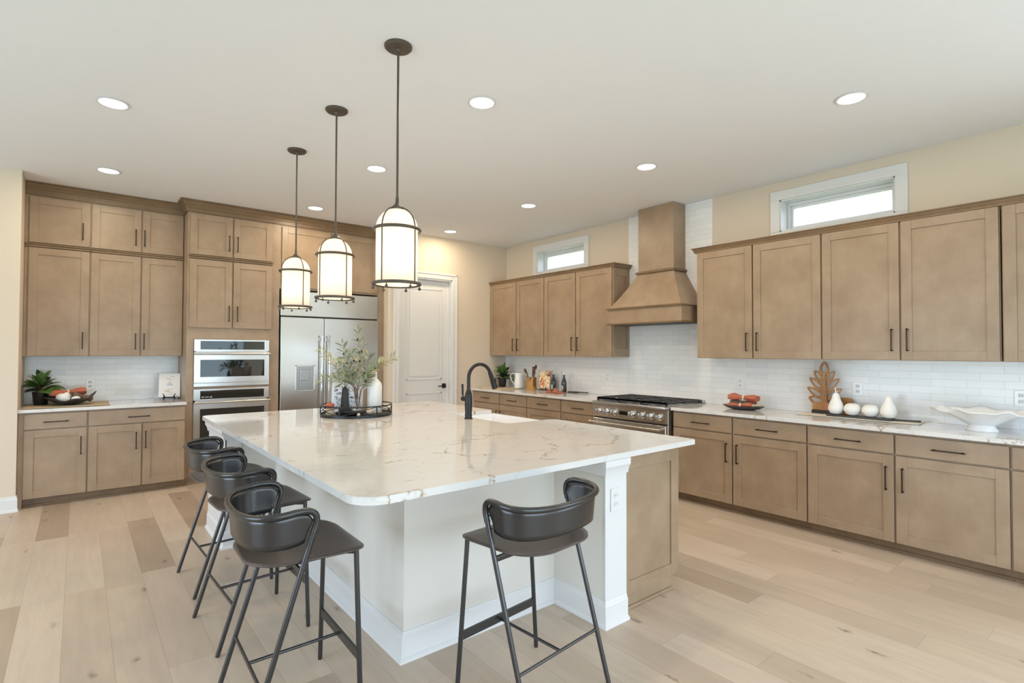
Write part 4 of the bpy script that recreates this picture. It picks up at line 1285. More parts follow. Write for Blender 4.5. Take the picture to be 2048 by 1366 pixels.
# ------------------------------------------------------------------ stools
def make_stool():
    t = thing('bar_stool', 'x', 'bar stool', (0, 0, 0), 'black bar stools around the island')
    r = 0.0105
    def curve(pts, n=8):
        """Catmull-Rom through the points"""
        pts = [V(p) for p in pts]; out = []
        P = [pts[0] * 2 - pts[1]] + pts + [pts[-1] * 2 - pts[-2]]
        for i in range(1, len(P) - 2):
            for k in range(n):
                s = k / n; a, b, c, d = P[i - 1], P[i], P[i + 1], P[i + 2]
                out.append(0.5 * ((2 * b) + (c - a) * s + (2 * a - 5 * b + 4 * c - d) * s * s + (3 * b - a - 3 * c + d) * s ** 3))
        out.append(pts[-1]); return out
    # rear legs run up to the arms and carry on as the back rail
    def leg_pt(m, z): s = z / 0.850; return V((m * (0.251 + 0.005 * s), -0.217 + 0.264 * s, z))
    for m in (-1, 1):
        MB().tube([leg_pt(m, 0), leg_pt(m, 0.01), leg_pt(m, 0.70), leg_pt(m, 0.775)], [0.009, r, r, r], 12).build('rear_leg', M['stool'], t)
    half = [leg_pt(1, 0.77), leg_pt(1, 0.805), V((0.258, 0.030, 0.838)), V((0.262, 0.004, 0.858)), V((0.268, -0.040, 0.862)), V((0.270, -0.090, 0.858)), V((0.245, -0.148, 0.853)), V((0.19, -0.188, 0.849)), V((0.10, -0.212, 0.846))]
    pts = half + [V((0, -0.218, 0.845))] + [V((-p.x, p.y, p.z)) for p in half[::-1]]
    rail = curve(pts, 6)
    MB().tube(rail, 0.0125, 14).build('back_rail', M['stool'], t, smooth=60)
    # curved shell below the rail, front ends rounded along the legs
    top = curve([V((0.252, 0.022, 0.822)), V((0.256, 0.0, 0.846)), V((0.262, -0.040, 0.854)), V((0.263, -0.090, 0.850)), V((0.239, -0.144, 0.846)), V((0.186, -0.183, 0.842)), V((0.098, -0.206, 0.839)), V((0, -0.212, 0.838))]
                + [V((-0.098, -0.206, 0.839)), V((-0.186, -0.183, 0.842)), V((-0.239, -0.144, 0.846)), V((-0.263, -0.090, 0.850)), V((-0.262, -0.040, 0.854)), V((-0.256, 0.0, 0.846)), V((-0.252, 0.022, 0.822))], 6)
    b = MB(); n = len(top) - 1; nv = 6; rows = []
    for i, p in enumerate(top):
        s = min(i, n - i) / n * 15          # distance from the nearer end, in spans
        zb = 0.748 - 0.022 * (1 - math.exp(-s / 1.6))
        yin = -0.012 * 0 + (-0.036 if s < 1 else -0.036 + 0.0 * s)
        col = []
        for j in range(nv + 1):
            v = j / nv
            z = p.z + (zb - p.z) * v
            back = 0.034 * v * math.exp(-s / 1.2)          # front edge follows the sloping leg
            inn = 1 - 0.035 * v
            col.append(b.bm.verts.new((p.x * inn, (p.y - back) * (1 - 0.04 * v), z)))
        rows.append(col)
    for A, B in zip(rows, rows[1:]):
        for j in range(nv): b.bm.faces.new((A[j], B[j], B[j + 1], A[j + 1]))
    b.build('backrest', M['stool'], t, smooth=70, solid=0.006)
    for m in (-1, 1):
        b = MB()
        for z in (0.745, 0.795):
            p = leg_pt(m, z); b.tube([p, p + V((-m * 0.014, -0.006, 0))], 0.004, 8)
        b.build('rivets', M['stool'], t)
        MB().tube([V((m * 0.251, 0.217, 0)), V((m * 0.250, 0.2168, 0.01)), V((m * 0.203, 0.213, 0.60)), V((m * 0.200, 0.2128, 0.648))], [0.009, r, r, r], 12).build('front_leg', M['stool'], t)
        p = leg_pt(m, 0.628)
        MB().tube([V((m * 0.196, 0.2128, 0.641)), V((m * 0.17, 0.17, 0.643)), V((m * 0.17, -0.03, 0.640)), V((p.x - m * 0.004, p.y, 0.634))], 0.0075, 10, flat=(1.2, 0.7)).build('seat_rail', M['stool'], t)
    p = leg_pt(1, 0.632)
    MB().tube([V((-p.x, p.y, 0.632)), V((p.x, p.y, 0.632))], 0.009, 10, flat=(1.5, 0.6)).build('cross_rail', M['stool'], t)
    # seat: rounded, slightly dished sheet
    out = rounded([(-0.253, 0.262), (0.253, 0.262), (0.225, -0.190), (-0.225, -0.190)][::-1], [0.15, 0.15, 0.11, 0.11], 8)
    b = MB(); rings = []
    def zz(x, y): return 0.6585 + 0.010 * ((x / 0.25) ** 2) - 0.012 * max(0, (y - 0.17) / 0.09) ** 2 - 0.004 + 0.006 * max(0, (-y - 0.08) / 0.11) ** 2
    for s in (0.0, 0.25, 0.5, 0.75, 0.92, 1.0):
        if s == 0: rings.append([b.bm.verts.new((0, 0.03, zz(0, 0.03)))])
        else:
            rings.append([b.bm.verts.new((x * s, 0.03 + (y - 0.03) * s, zz(x * s, 0.03 + (y - 0.03) * s))) for x, y in out])
    n = len(out)
    for k in range(n): b.bm.faces.new((rings[0][0], rings[1][k], rings[1][(k + 1) % n]))
    for A, B in zip(rings[1:], rings[2:]):
        for k in range(n): b.bm.faces.new((A[k], B[k], B[(k + 1) % n], A[(k + 1) % n]))
    b.build('seat', M['seat'], t, smooth=60, solid=0.007)
    # footrest between the front legs, rear bar, middle stretcher
    xa = 0.251 - 0.048 * 0.235 / 0.60
    MB().tube([(-xa, 0.2155, 0.232), (xa, 0.2155, 0.232)], 0.02, 4, flat=(1.25, 0.42)).build('footrest', M['stool'], t, smooth=0)
    pr = leg_pt(1, 0.222)
    MB().tube([(-pr.x, pr.y, 0.222), (pr.x, pr.y, 0.222)], 0.0068, 10).build('rear_bar', M['stool'], t)
    MB().tube([(0, pr.y, 0.222), (0, 0.212, 0.228)], 0.0068, 10).build('stretcher', M['stool'], t)
    return t


st = make_stool()
st['label'] = 'black metal bar stool at the near end of the island, beside the white corner post'
st.location = (1.552, 1.751, 0); st.rotation_euler = (0, 0, R(5.8))
copy_thing(st, 'black metal bar stool on the long left side, nearest to the camera', (0.687, 2.312, 0), R(-91.5))
copy_thing(st, 'black metal bar stool on the long left side, the middle one of that row', (0.739, 3.140, 0), R(-87.4))
copy_thing(st, 'black metal bar stool on the long left side, farthest and closest to the ovens', (0.755, 3.889, 0), R(-87.8))


# ------------------------------------------------------------------ things on the counters
def leaf_into(b, base, direction, length, width, droop=0.3, roll=0.0, fold=0.25, n=6, tip=0.5):
    d = V(direction).normalized()
    side = d.cross(V((0, 0, 1)))
    if side.length < 0.05: side = V((1, 0, 0))
    side.normalize(); up = side.cross(d).normalized()
    side = (side * math.cos(roll) + up * math.sin(roll)).normalized(); up = side.cross(d).normalized()
    L, Mi, Rr = [], [], []
    for i in range(n + 1):
        s = i / n
        c = V(base) + d * (length * s) + V((0, 0, -1)) * (droop * length * s * s)
        w = width * 0.5 * (math.sin(math.pi * s ** tip) ** 0.8 if 0 < s < 1 else 0.02)
        Mi.append(b.bm.verts.new(c))
        L.append(b.bm.verts.new(c + side * w + up * (w * fold))); Rr.append(b.bm.verts.new(c - side * w + up * (w * fold)))
    for i in range(n):
        b.bm.faces.new((L[i], Mi[i], Mi[i + 1], L[i + 1])); b.bm.faces.new((Mi[i], Rr[i], Rr[i + 1], Mi[i + 1]))


def potted_plant(x, y, z, label, h, spread, n, pot_r, seed, clamp=None, ok=None):
    rnd = random.Random(seed)
    t = thing('potted_plant', label, 'plant', (x, y, z), 'potted fiddle leaf plants')
    ph = pot_r * 1.9
    MB().lathe([(0, 0), (pot_r * 0.74, 0), (pot_r * 0.80, 0.004), (pot_r, ph * 0.96), (pot_r, ph), (pot_r * 0.9, ph), (pot_r * 0.88, ph * 0.86), (0, ph * 0.86)], (x, y, z), 32).build('pot', M['pot'], t)
    s = MB()
    for k in range(4):
        a = k * 1.7; s.tube([(x, y, z + ph * 0.8), (x + 0.02 * math.cos(a), y + 0.02 * math.sin(a), z + ph + h * 0.35), (x + 0.035 * math.cos(a), y + 0.035 * math.sin(a), z + ph + h * 0.62)], [0.005, 0.004, 0.003], 8)
    s.build('stem', M['stem'], t)
    for name, mat, sel in (('foliage', M['leaf'], 0), ('dark_foliage', M['leafd'], 1)):
        b = MB()
        rnd = random.Random(seed)
        for i in range(n):
            q = i / n
            a = i * 2.399 + rnd.uniform(-0.3, 0.3)
            el = 0.1 + 1.25 * q + rnd.uniform(-0.1, 0.1)
            L = (0.62 + 0.38 * rnd.random()) * spread * (1 - 0.25 * q)
            if ok and not ok(a): a += math.pi
            d = V((math.cos(a) * math.cos(el), math.sin(a) * math.cos(el), math.sin(el)))
            base = V((x + 0.01 * math.cos(a), y + 0.01 * math.sin(a), z + ph * 0.95 + h * 0.55 * q))
            tip = base + d * L
            if clamp:
                k = clamp(base, tip)
                L *= k
            if i % 3 == sel or (sel == 0 and i % 3 == 2):
                leaf_into(b, base, d, L, L * 0.62, 0.16 + 0.14 * (1 - q), rnd.uniform(-0.4, 0.4), 0.22, 7, 0.75)
            else: rnd.uniform(-0.4, 0.4)
        b.build(name, mat, t, smooth=60, solid=0.0012)
    return t


def clamp_to(xmax=None, ymax=None, xmin=None):
    def f(b, t):
        k = 1.0
        for i, lim, sg in ((0, xmax, 1), (1, ymax, 1), (0, xmin, -1)):
            if lim is None: continue
            d = (t[i] - b[i])
            if d * sg > 0:
                room = (lim - b[i]) * sg
                k = min(k, max(0.25, room / abs(d)))
        return k
    return f


Z = 0.9145
potted_plant(-0.285, 7.060, Z + 0.006, 'fiddle leaf plant in a black pot on the left alcove counter', 0.21, 0.24, 24, 0.068, 5, clamp_to(xmin=XA + 0.01, ymax=YA - 0.012))
potted_plant(5.02, 6.405, Z + 0.012, 'fiddle leaf plant in a black pot in the far corner, behind the faucet', 0.24, 0.23, 22, 0.066, 11, clamp_to(xmax=XR - 0.012, ymax=YD - 0.01))


def cloth(name, x0, x1, y0, y1, z, label, mat, seed, amp=0.004, group=None, curl=None):
    rnd = random.Random(seed)
    ph = [rnd.uniform(0, 6.28) for _ in range(4)]
    def fn(u, v):
        x = x0 + (x1 - x0) * u + 0.006 * math.sin(9 * v + ph[0]); y = y0 + (y1 - y0) * v + 0.008 * math.sin(7 * u + ph[1])
        zz = z + 0.0025 + amp * (1 + math.sin(11 * u + 5 * v + ph[2]) * math.sin(8 * v + ph[3])) * 0.5
        if curl: zz += curl(u, v)
        return V((x, y, zz))
    o = MB().grid(fn, 28, 28).build(name, mat, smooth=80, solid=0.002)
    return tag(o, label, 'cloth', group)


# --- left alcove
cloth('table_runner', XA + 0.02, 0.25, 6.66, 7.22, Z, 'sand coloured cloth runner lying under the plant and dark dish', M['sand'], 3, 0.003)


def napkin_roll(c, direction, length, r, mat, name='napkin_roll', label='', group=None, ring=True, pinch=0.45, fan=1.5):
    """folded napkin drawn through a beaded ring in the middle, ends fanned out"""
    d = V(direction).normalized(); c = V(c)
    t = thing(name, label, 'napkin', c, group)
    sd = d.cross(V((0, 0, 1))).normalized(); up = sd.cross(d).normalized()
    b = MB(); n = 14; rows = []
    for i in range(n + 1):
        s = i / n * 2 - 1
        k = pinch + (1 - pinch) * min(1, abs(s) * 1.5)
        wide = r * k * (1 + (fan - 1) * abs(s)); tall = r * k * (0.85 if abs(s) < 0.9 else 0.7)
        row = []
        for j in range(16):
            a = 2 * math.pi * j / 16
            ruff = 1 + 0.12 * math.sin(5 * a + 2 * s) * min(1, abs(s) * 2)
            row.append(b.bm.verts.new(c + d * (s * length / 2) + sd * (math.cos(a) * wide * ruff) + up * (math.sin(a) * tall * ruff)))
        rows.append(row)
    for A, B in zip(rows, rows[1:]):
        for j in range(16): b.bm.faces.new((A[j], A[(j + 1) % 16], B[(j + 1) % 16], B[j]))
    b.bm.faces.new(rows[0][::-1]); b.bm.faces.new(rows[-1])
    b.build('linen', mat, t, smooth=70)
    if ring:
        b = MB(); rr = r * (pinch + 0.02)
        for k in range(12):
            a = 2 * math.pi * k / 12
            b.ball(c + sd * (math.cos(a) * rr * 1.04) + up * (math.sin(a) * rr * 0.95), 0.0085, u=10, v=8)
        b.build('bead_ring', M['bead'], t)
    return t


def dark_dish():
    t = thing('leaf_dish', 'dark stoneware leaf-shaped dish with upturned tips on the left alcove counter', 'dish', (-0.06, 6.93, Z + 0.008))
    cx, cy, z0 = -0.060, 6.93, Z + 0.010
    def fn(u, v):
        a = (u * 2 - 1); w = (v * 2 - 1)
        half = 0.165 * math.sqrt(max(0.0, 1 - abs(a) ** 2.4)) + 0.006
        x = cx + a * 0.205; y = cy + w * half
        z = z0 + 0.085 * abs(a) ** 2.6 + 0.052 * w * w * (1 - abs(a) ** 3) + (0.03 * max(0, a) ** 4)
        z += 0.010 * math.sin(a * 7) * w * w
        return V((x, y, z))
    MB().grid(fn, 32, 18).build('bowl', M['slate'], t, smooth=80, solid=0.007)
    MB().lathe([(0, 0), (0.05, 0), (0.045, 0.012), (0, 0.012)], (cx, cy, Z + 0.0065), 24).build('foot', M['slate'], t)
    napkin_roll((-0.075, 6.965, Z + 0.128), (1, 0.05, 0.07), 0.28, 0.042, M['rust'], label='rust linen napkin through a bead ring, lying in the dark leaf dish')
    napkin_roll((0.035, 6.93, Z + 0.080), (0.9, 0.2, -0.35), 0.16, 0.034, M['grey_linen'], label='taupe linen napkin tucked into the right end of the dark leaf dish', ring=False, pinch=0.7)
    b = MB(); b.ball((-0.115, 6.90, Z + 0.070), 0.052, (1.15, 0.95, 0.95), rot=Matrix.Rotation(0.5, 3, 'Y'))
    b.ball((-0.088, 6.895, Z + 0.098), 0.030, (1, 0.9, 1.1)); o = b.build('ceramic_gourd', M['ceramic'], smooth=80)
    tag(o, 'white ceramic gourd lying at the left in the dark leaf dish', 'ornament')
    o = MB().ball((-0.015, 6.885, Z + 0.066), 0.034, (1.1, 0.95, 0.8)).build('ceramic_gourd', M['ceramic'], smooth=80)
    tag(o, 'small white ceramic gourd, mostly hidden in the middle of the dark leaf dish', 'ornament')


dark_dish()


def easel_book(name, label, cat, c, right, w, h, lean, mat_cover, easel_label, thick=0.022, page=True):
    """book leaning back on a small black easel. c: centre of lower front edge, right: unit vector along the book's width as seen from the front"""
    right = V(right).normalized(); back = V((-right.y, right.x, 0)).normalized()
    upv = (V((0, 0, 1)) * math.cos(lean) + back * math.sin(lean)).normalized()
    nrm = right.cross(upv).normalized()     # towards the viewer
    c = V(c)
    base = c + V((0, 0, 0.030))
    t = thing(name, label, cat, c + V((0, 0, 0.03)))
    def slab(b, u0, u1, v0, v1, d0, d1):
        vs = []
        for d in (d0, d1):
            for u, v in ((u0, v0), (u1, v0), (u1, v1), (u0, v1)):
                vs.append(b.bm.verts.new(base + right * u + upv * v + nrm * d))
        for f in ((0, 1, 2, 3), (7, 6, 5, 4), (0, 4, 5, 1), (1, 5, 6, 2), (2, 6, 7, 3), (3, 7, 4, 0)): b.bm.faces.new([vs[i] for i in f])
    b = MB(); slab(b, -w / 2, w / 2, 0, h, 0, 0.003); slab(b, -w / 2, w / 2, 0, h, -thick, -thick + 0.003); slab(b, -w / 2, -w / 2 + 0.004, 0, h, -thick, 0.003)
    cv = b.build('cover', M['paper'] if mat_cover is None else mat_cover, t, smooth=0)
    b = MB(); slab(b, -w / 2 + 0.004, w / 2 - 0.004, 0.004, h - 0.004, -thick + 0.003, 0.0); b.build('pages', M['paper'], t, smooth=0)
    e = thing('book_easel', easel_label, 'easel', c)
    b = MB()
    for s in (-1, 1):
        p = c + right * (s * w * 0.22)
        f = lambda a, z_: p + nrm * a + V((0, 0, z_)) + right * 0
        b.tube([p + nrm * 0.05 + right * (s * 0.012) + V((0, 0, 0.0065)), p + nrm * 0.035 + V((0, 0, 0.028)), p + V((0, 0, 0.026)) + nrm * 0.0, p - nrm * 0.02 + V((0, 0, 0.024)), p - nrm * 0.07 + right * (s * 0.01) + V((0, 0, 0.012))], [0.005, 0.007, 0.008, 0.006, 0.005], 8)
        b.tube([p + nrm * 0.030 + V((0, 0, 0.030)), p + nrm * 0.042 + V((0, 0, 0.044)) + right * (s * 0.006), p + nrm * 0.038 + V((0, 0, 0.060)) + right * (s * 0.016)], [0.006, 0.005, 0.003], 8)
        b.tube([p - nrm * 0.02 + V((0, 0, 0.024)), p - nrm * (thick + 0.03) + upv * (h * 0.5) + V((0, 0, 0.02))], 0.004, 8)
        b.ball(p + nrm * 0.05 + right * (s * 0.012) + V((0, 0, 0.0065)), 0.006)
        b.ball(p - nrm * 0.07 + right * (s * 0.01) + V((0, 0, 0.008)), 0.0075)
    b.tube([c + right * (w * 0.22) + V((0, 0, 0.026)), c - right * (w * 0.22) + V((0, 0, 0.026))], 0.007, 8)
    b.build('frame', M['pot'], e)
    return t, cv, slab


# white cookbook on the left alcove counter: its jacket has a pale card with a few grey lines between two tan leaf sprigs
t, cv, slab = easel_book('cookbook', 'white cookbook with tan sprigs on its cover, propped beside the oven tower', 'book', (0.793, 7.055, Z), (1, -0.12, 0), 0.205, 0.270, 0.30, None, 'small black scrolled easel holding the white cookbook')
b = MB()
for u, v, ww, hh in ((0.005, 0.165, 0.020, 0.004), (0.002, 0.152, 0.042, 0.004), (0.004, 0.136, 0.058, 0.005)):
    slab(b, u - ww / 2, u + ww / 2, v, v + hh, 0.003, 0.0038)
b.build('printed_lines', M['ink'], cv, smooth=0)
b = MB()
for u, v, ww, hh in ((0.028, 0.228, 0.038, 0.008), (-0.010, 0.205, 0.045, 0.010), (0.015, 0.190, 0.05, 0.005), (0.010, 0.082, 0.055, 0.007), (-0.020, 0.062, 0.048, 0.012), (0.01, 0.052, 0.06, 0.006), (0.012, 0.030, 0.05, 0.006)):
    if v > 0.15: slab(b, u - ww / 2, u + ww / 2, v, v + hh, 0.003, 0.0037)
b.build('printed_sprig', M['paleoak'], cv, smooth=0)
b = MB()
for u, v, ww, hh in ((0.010, 0.082, 0.055, 0.007), (-0.020, 0.062, 0.048, 0.012), (0.01, 0.052, 0.06, 0.006), (0.012, 0.030, 0.05, 0.006)):
    slab(b, u - ww / 2, u + ww / 2, v, v + hh, 0.003, 0.0037)
b.build('printed_sprig', M['paleoak'], cv, smooth=0)

# --- far corner counter
o = MB().box(4.70, 5.12, 6.02, 6.57, Z, Z + 0.012, 0.004).build('serving_board', M['paleoak'], smooth=0)
tag(o, 'pale wooden board under the potted plant and pitcher in the far corner', 'board')


def pitcher():
    x, y, z = 5.06, 6.064, Z + 0.012
    t = thing('pitcher', 'white ceramic pitcher with a looped handle in the far corner', 'pitcher', (x, y, z))
    b = MB(); prof = [(0.0, 0.0), (0.062, 0.0), (0.066, 0.006), (0.064, 0.05), (0.060, 0.12), (0.056, 0.18), (0.060, 0.215), (0.058, 0.219), (0.052, 0.18), (0.054, 0.02), (0, 0.012)]
    b.lathe(prof, (x, y, z), 36)
    for v in b.bm.verts:   # pouring lip towards +x-y
        if v.co.z > z + 0.17:
            d = V((v.co.x - x, v.co.y - y, 0))
            k = max(0, d.normalized().dot(V((0.75, -0.66, 0))) - 0.85) / 0.15 if d.length > 0 else 0
            v.co += V((0.75, -0.66, 0)) * 0.016 * k * (v.co.z - z - 0.17) / 0.05
    b.build('body', M['porc'], t, smooth=60)
    dx, dy = -0.70, 0.71
    pts = []
    for r, h in ((0.055, 0.205), (0.085, 0.218), (0.115, 0.205), (0.122, 0.17), (0.112, 0.125), (0.092, 0.085), (0.062, 0.062)):
        pts.append((x + dx * r, y + dy * r, z + h))
    MB().tube(pts, [0.006, 0.0065, 0.0065, 0.0065, 0.0065, 0.006, 0.006], 10, flat=(1, 1.3)).build('handle', M['porc'], t, smooth=70)


pitcher()


def utensils():
    x, y, z = 5.02, 5.735, Z
    t = thing('utensil_crock', 'brushed copper utensil holder on the far counter', 'utensil holder', (x, y, z))
    MB().lathe([(0, 0), (0.073, 0), (0.075, 0.003), (0.075, 0.178), (0.076, 0.184), (0.072, 0.184), (0.071, 0.01), (0, 0.008)], (x, y, z), 40).build('cup', M['copper'], t, smooth=60)
    b = MB(); p = V((x, y + 0.03, z + 0.02)); q = V((x - 0.005, y + 0.085, z + 0.235))
    b.tube([p, q * 0.6 + p * 0.4, q], [0.006, 0.006, 0.006], 10)
    b.ball(q + V((-0.01, 0.028, 0.038)), 0.026, (0.35, 1.5, 0.95), rot=Matrix.Rotation(0.75, 3, 'X'))
    b.tube([q, q + V((-0.004, 0.010, 0.022))], [0.006, 0.010], 10)
    o = b.build('wooden_spoon', M['spoonwood'], smooth=70, loc=p); tag(o, 'dark wooden spoon leaning left out of the copper holder', 'spoon')
    b = MB(); p = V((x, y - 0.005, z + 0.02))
    tip = V((x, y - 0.055, z + 0.335)); sd = V((0, 1, 0.14)).normalized(); ax = (tip - p).normalized()
    b.extr([p + sd * 0.007, p + ax * 0.17 + sd * 0.008, p + ax * 0.20 + sd * 0.022, tip + sd * 0.030, tip - sd * 0.010, tip - ax * 0.08 - sd * 0.022, p + ax * 0.18 - sd * 0.012, p - sd * 0.007], (0.006, 0, 0))
    o = b.build('spatula', M['spoonwood'], smooth=0, loc=p); tag(o, 'dark wooden spatula standing tall in the copper holder', 'spatula')
    b = MB(); p = V((x + 0.02, y - 0.02, z + 0.02)); q = V((x + 0.02, y - 0.062, z + 0.30))
    b.tube([p, q], 0.0055, 10); b.ball(q + V((0, -0.012, 0.03)), 0.024, (0.4, 1.0, 1.4), rot=Matrix.Rotation(0.3, 3, 'X'))
    o = b.build('wooden_spoon', M['spoonwood'], smooth=70, loc=p); tag(o, 'dark wooden spoon half hidden behind the spatula in the copper holder', 'spoon')


utensils()
t, cv, slab = easel_book('cookbook', 'cookbook with an orange food photo on its cover, beside the copper holder', 'book', (5.045, 5.500, Z), (0.42, -0.91, 0), 0.165, 0.255, 0.22, M['photo1'], 'small black easel holding the cookbook with the food photo')
b = MB().box(XR - 0.035, XR - 0.012, 5.33, 5.52, Z, Z + 0.30, 0.008, 2)
o = b.build('marble_board', M['marble'], smooth=30); tag(o, 'white marble board leaning on the backsplash behind the cookbook', 'board')


def pump_bottle(x, y, label):
    t = thing('glass_bottle', label, 'bottle', (x, y, Z), 'dark bottles on the far counter')
    MB().lathe([(0, 0), (0.034, 0), (0.036, 0.004), (0.036, 0.125), (0.033, 0.150), (0.020, 0.182), (0.0145, 0.196), (0.0145, 0.222), (0.017, 0.224), (0.017, 0.236), (0, 0.236)], (x, y, Z), 32).build('bottle', M['smoke'], t, smooth=40)
    MB().lathe([(0, 0), (0.012, 0), (0.012, 0.010), (0.006, 0.020), (0.005, 0.034), (0, 0.036)], (x, y, Z + 0.236), 20).build('cap', M['ceramic'], t)
    # curved paper label facing the room
    b = MB()
    def fn(u, v):
        a = math.pi + (u - 0.5) * 1.5 - 0.25
        return V((x + 0.0366 * math.cos(a), y + 0.0366 * math.sin(a), Z + 0.03 + 0.062 * v))
    b.grid(fn, 10, 1); lb = b.build('label', M['label'], t, smooth=60)
    b = MB()
    for k, (u0, u1, v) in enumerate(((0.25, 0.75, 0.66), (0.3, 0.7, 0.42), (0.2, 0.8, 0.2))):
        def f2(u, w, u0=u0, u1=u1, v=v):
            a = math.pi + (u0 + (u1 - u0) * u - 0.5) * 1.5 - 0.25
            return V((x + 0.0372 * math.cos(a), y + 0.0372 * math.sin(a), Z + 0.03 + 0.062 * (v + 0.07 * w)))
        b.grid(f2, 6, 1)
    b.build('print', M['smoke'], lb, smooth=60)


pump_bottle(5.13, 5.390, 'dark glass bottle nearer the cookbook, left of the pair')
pump_bottle(5.10, 5.155, 'dark glass bottle nearer the range, right of the pair, behind the orange napkin')
b = MB()
rnd = random.Random(4)
def crumple(u, v):
    a = (u - 0.5) * 2; w = (v - 0.5) * 2
    r = max(abs(a), abs(w))
    return V((4.945 + w * 0.062 + 0.006 * math.sin(9 * a), 5.170 - a * 0.125 + 0.006 * math.sin(7 * w), Z + 0.003 + max(0, 0.052 * (1 - r ** 1.2) * (0.65 + 0.5 * math.sin(5 * a + 3 * w + 1))) + 0.010 * abs(math.sin(8 * a + 4 * w)) * (1 - r * 0.4)))
o = MB().grid(crumple, 26, 20).build('orange_napkin', M['rust'], smooth=50, solid=0.003)
b.bm.free(); tag(o, 'crumpled orange napkin on the counter in front of the dark bottles', 'napkin')
b = MB(); b.box(5.115, 5.205, 4.98, 5.11, Z, Z + 0.016, 0.006, 2)
b.tube([(5.165, 5.0, Z + 0.010), (5.17, 4.93, Z + 0.012), (5.18, 4.86, Z + 0.012), (5.185, 4.80, Z + 0.013)], [0.017, 0.010, 0.009, 0.011], 12, flat=(0.6, 1.3))
o = b.build('paddle_board', M['slate'], smooth=50); tag(o, 'narrow black paddle board with a handle, next to the right dark bottle', 'board')

# --- near counter: plate with napkins
def napkin_plate():
    x, y = 4.965, 2.580
    t = thing('oval_plate', 'dark oval plate holding rust napkins, right of the range', 'plate', (x, y, Z))
    MB().lathe([(0, 0), (0.085, 0), (0.10, 0.004), (0.135, 0.014), (0.168, 0.034), (0.170, 0.038), (0.164, 0.038), (0.13, 0.020), (0.09, 0.010), (0, 0.008)], (x, y, Z), 48, scale=(0.72, 1.18)).build('dish', M['slate'], t, smooth=60)
    g = 'napkins on the oval plate'
    napkin_roll((x - 0.03, y + 0.012, Z + 0.040), (0.05, -1, 0.05), 0.235, 0.030, M['rust'], label='rust napkin lying lowest and frontmost on the dark oval plate', group=g)
    napkin_roll((x + 0.035, y + 0.02, Z + 0.058), (0.0, -1, 0.0), 0.235, 0.032, M['grey_linen'], label='taupe napkin in the middle layer on the dark oval plate', ring=False, pinch=0.8, fan=1.2, group=g)
    napkin_roll((x + 0.010, y + 0.000, Z + 0.112), (0.03, -1, -0.03), 0.265, 0.040, M['rust'], label='rust napkin on top of the pile on the dark oval plate', group=g)
    # loose ends of sand linen
    napkin_roll((x - 0.015, y - 0.135, Z + 0.047), (0.2, -1, 0.05), 0.085, 0.016, M['sand'], label='sand coloured napkin tip over the right end of the dark oval plate', ring=False, pinch=0.8, group=g)


napkin_plate()


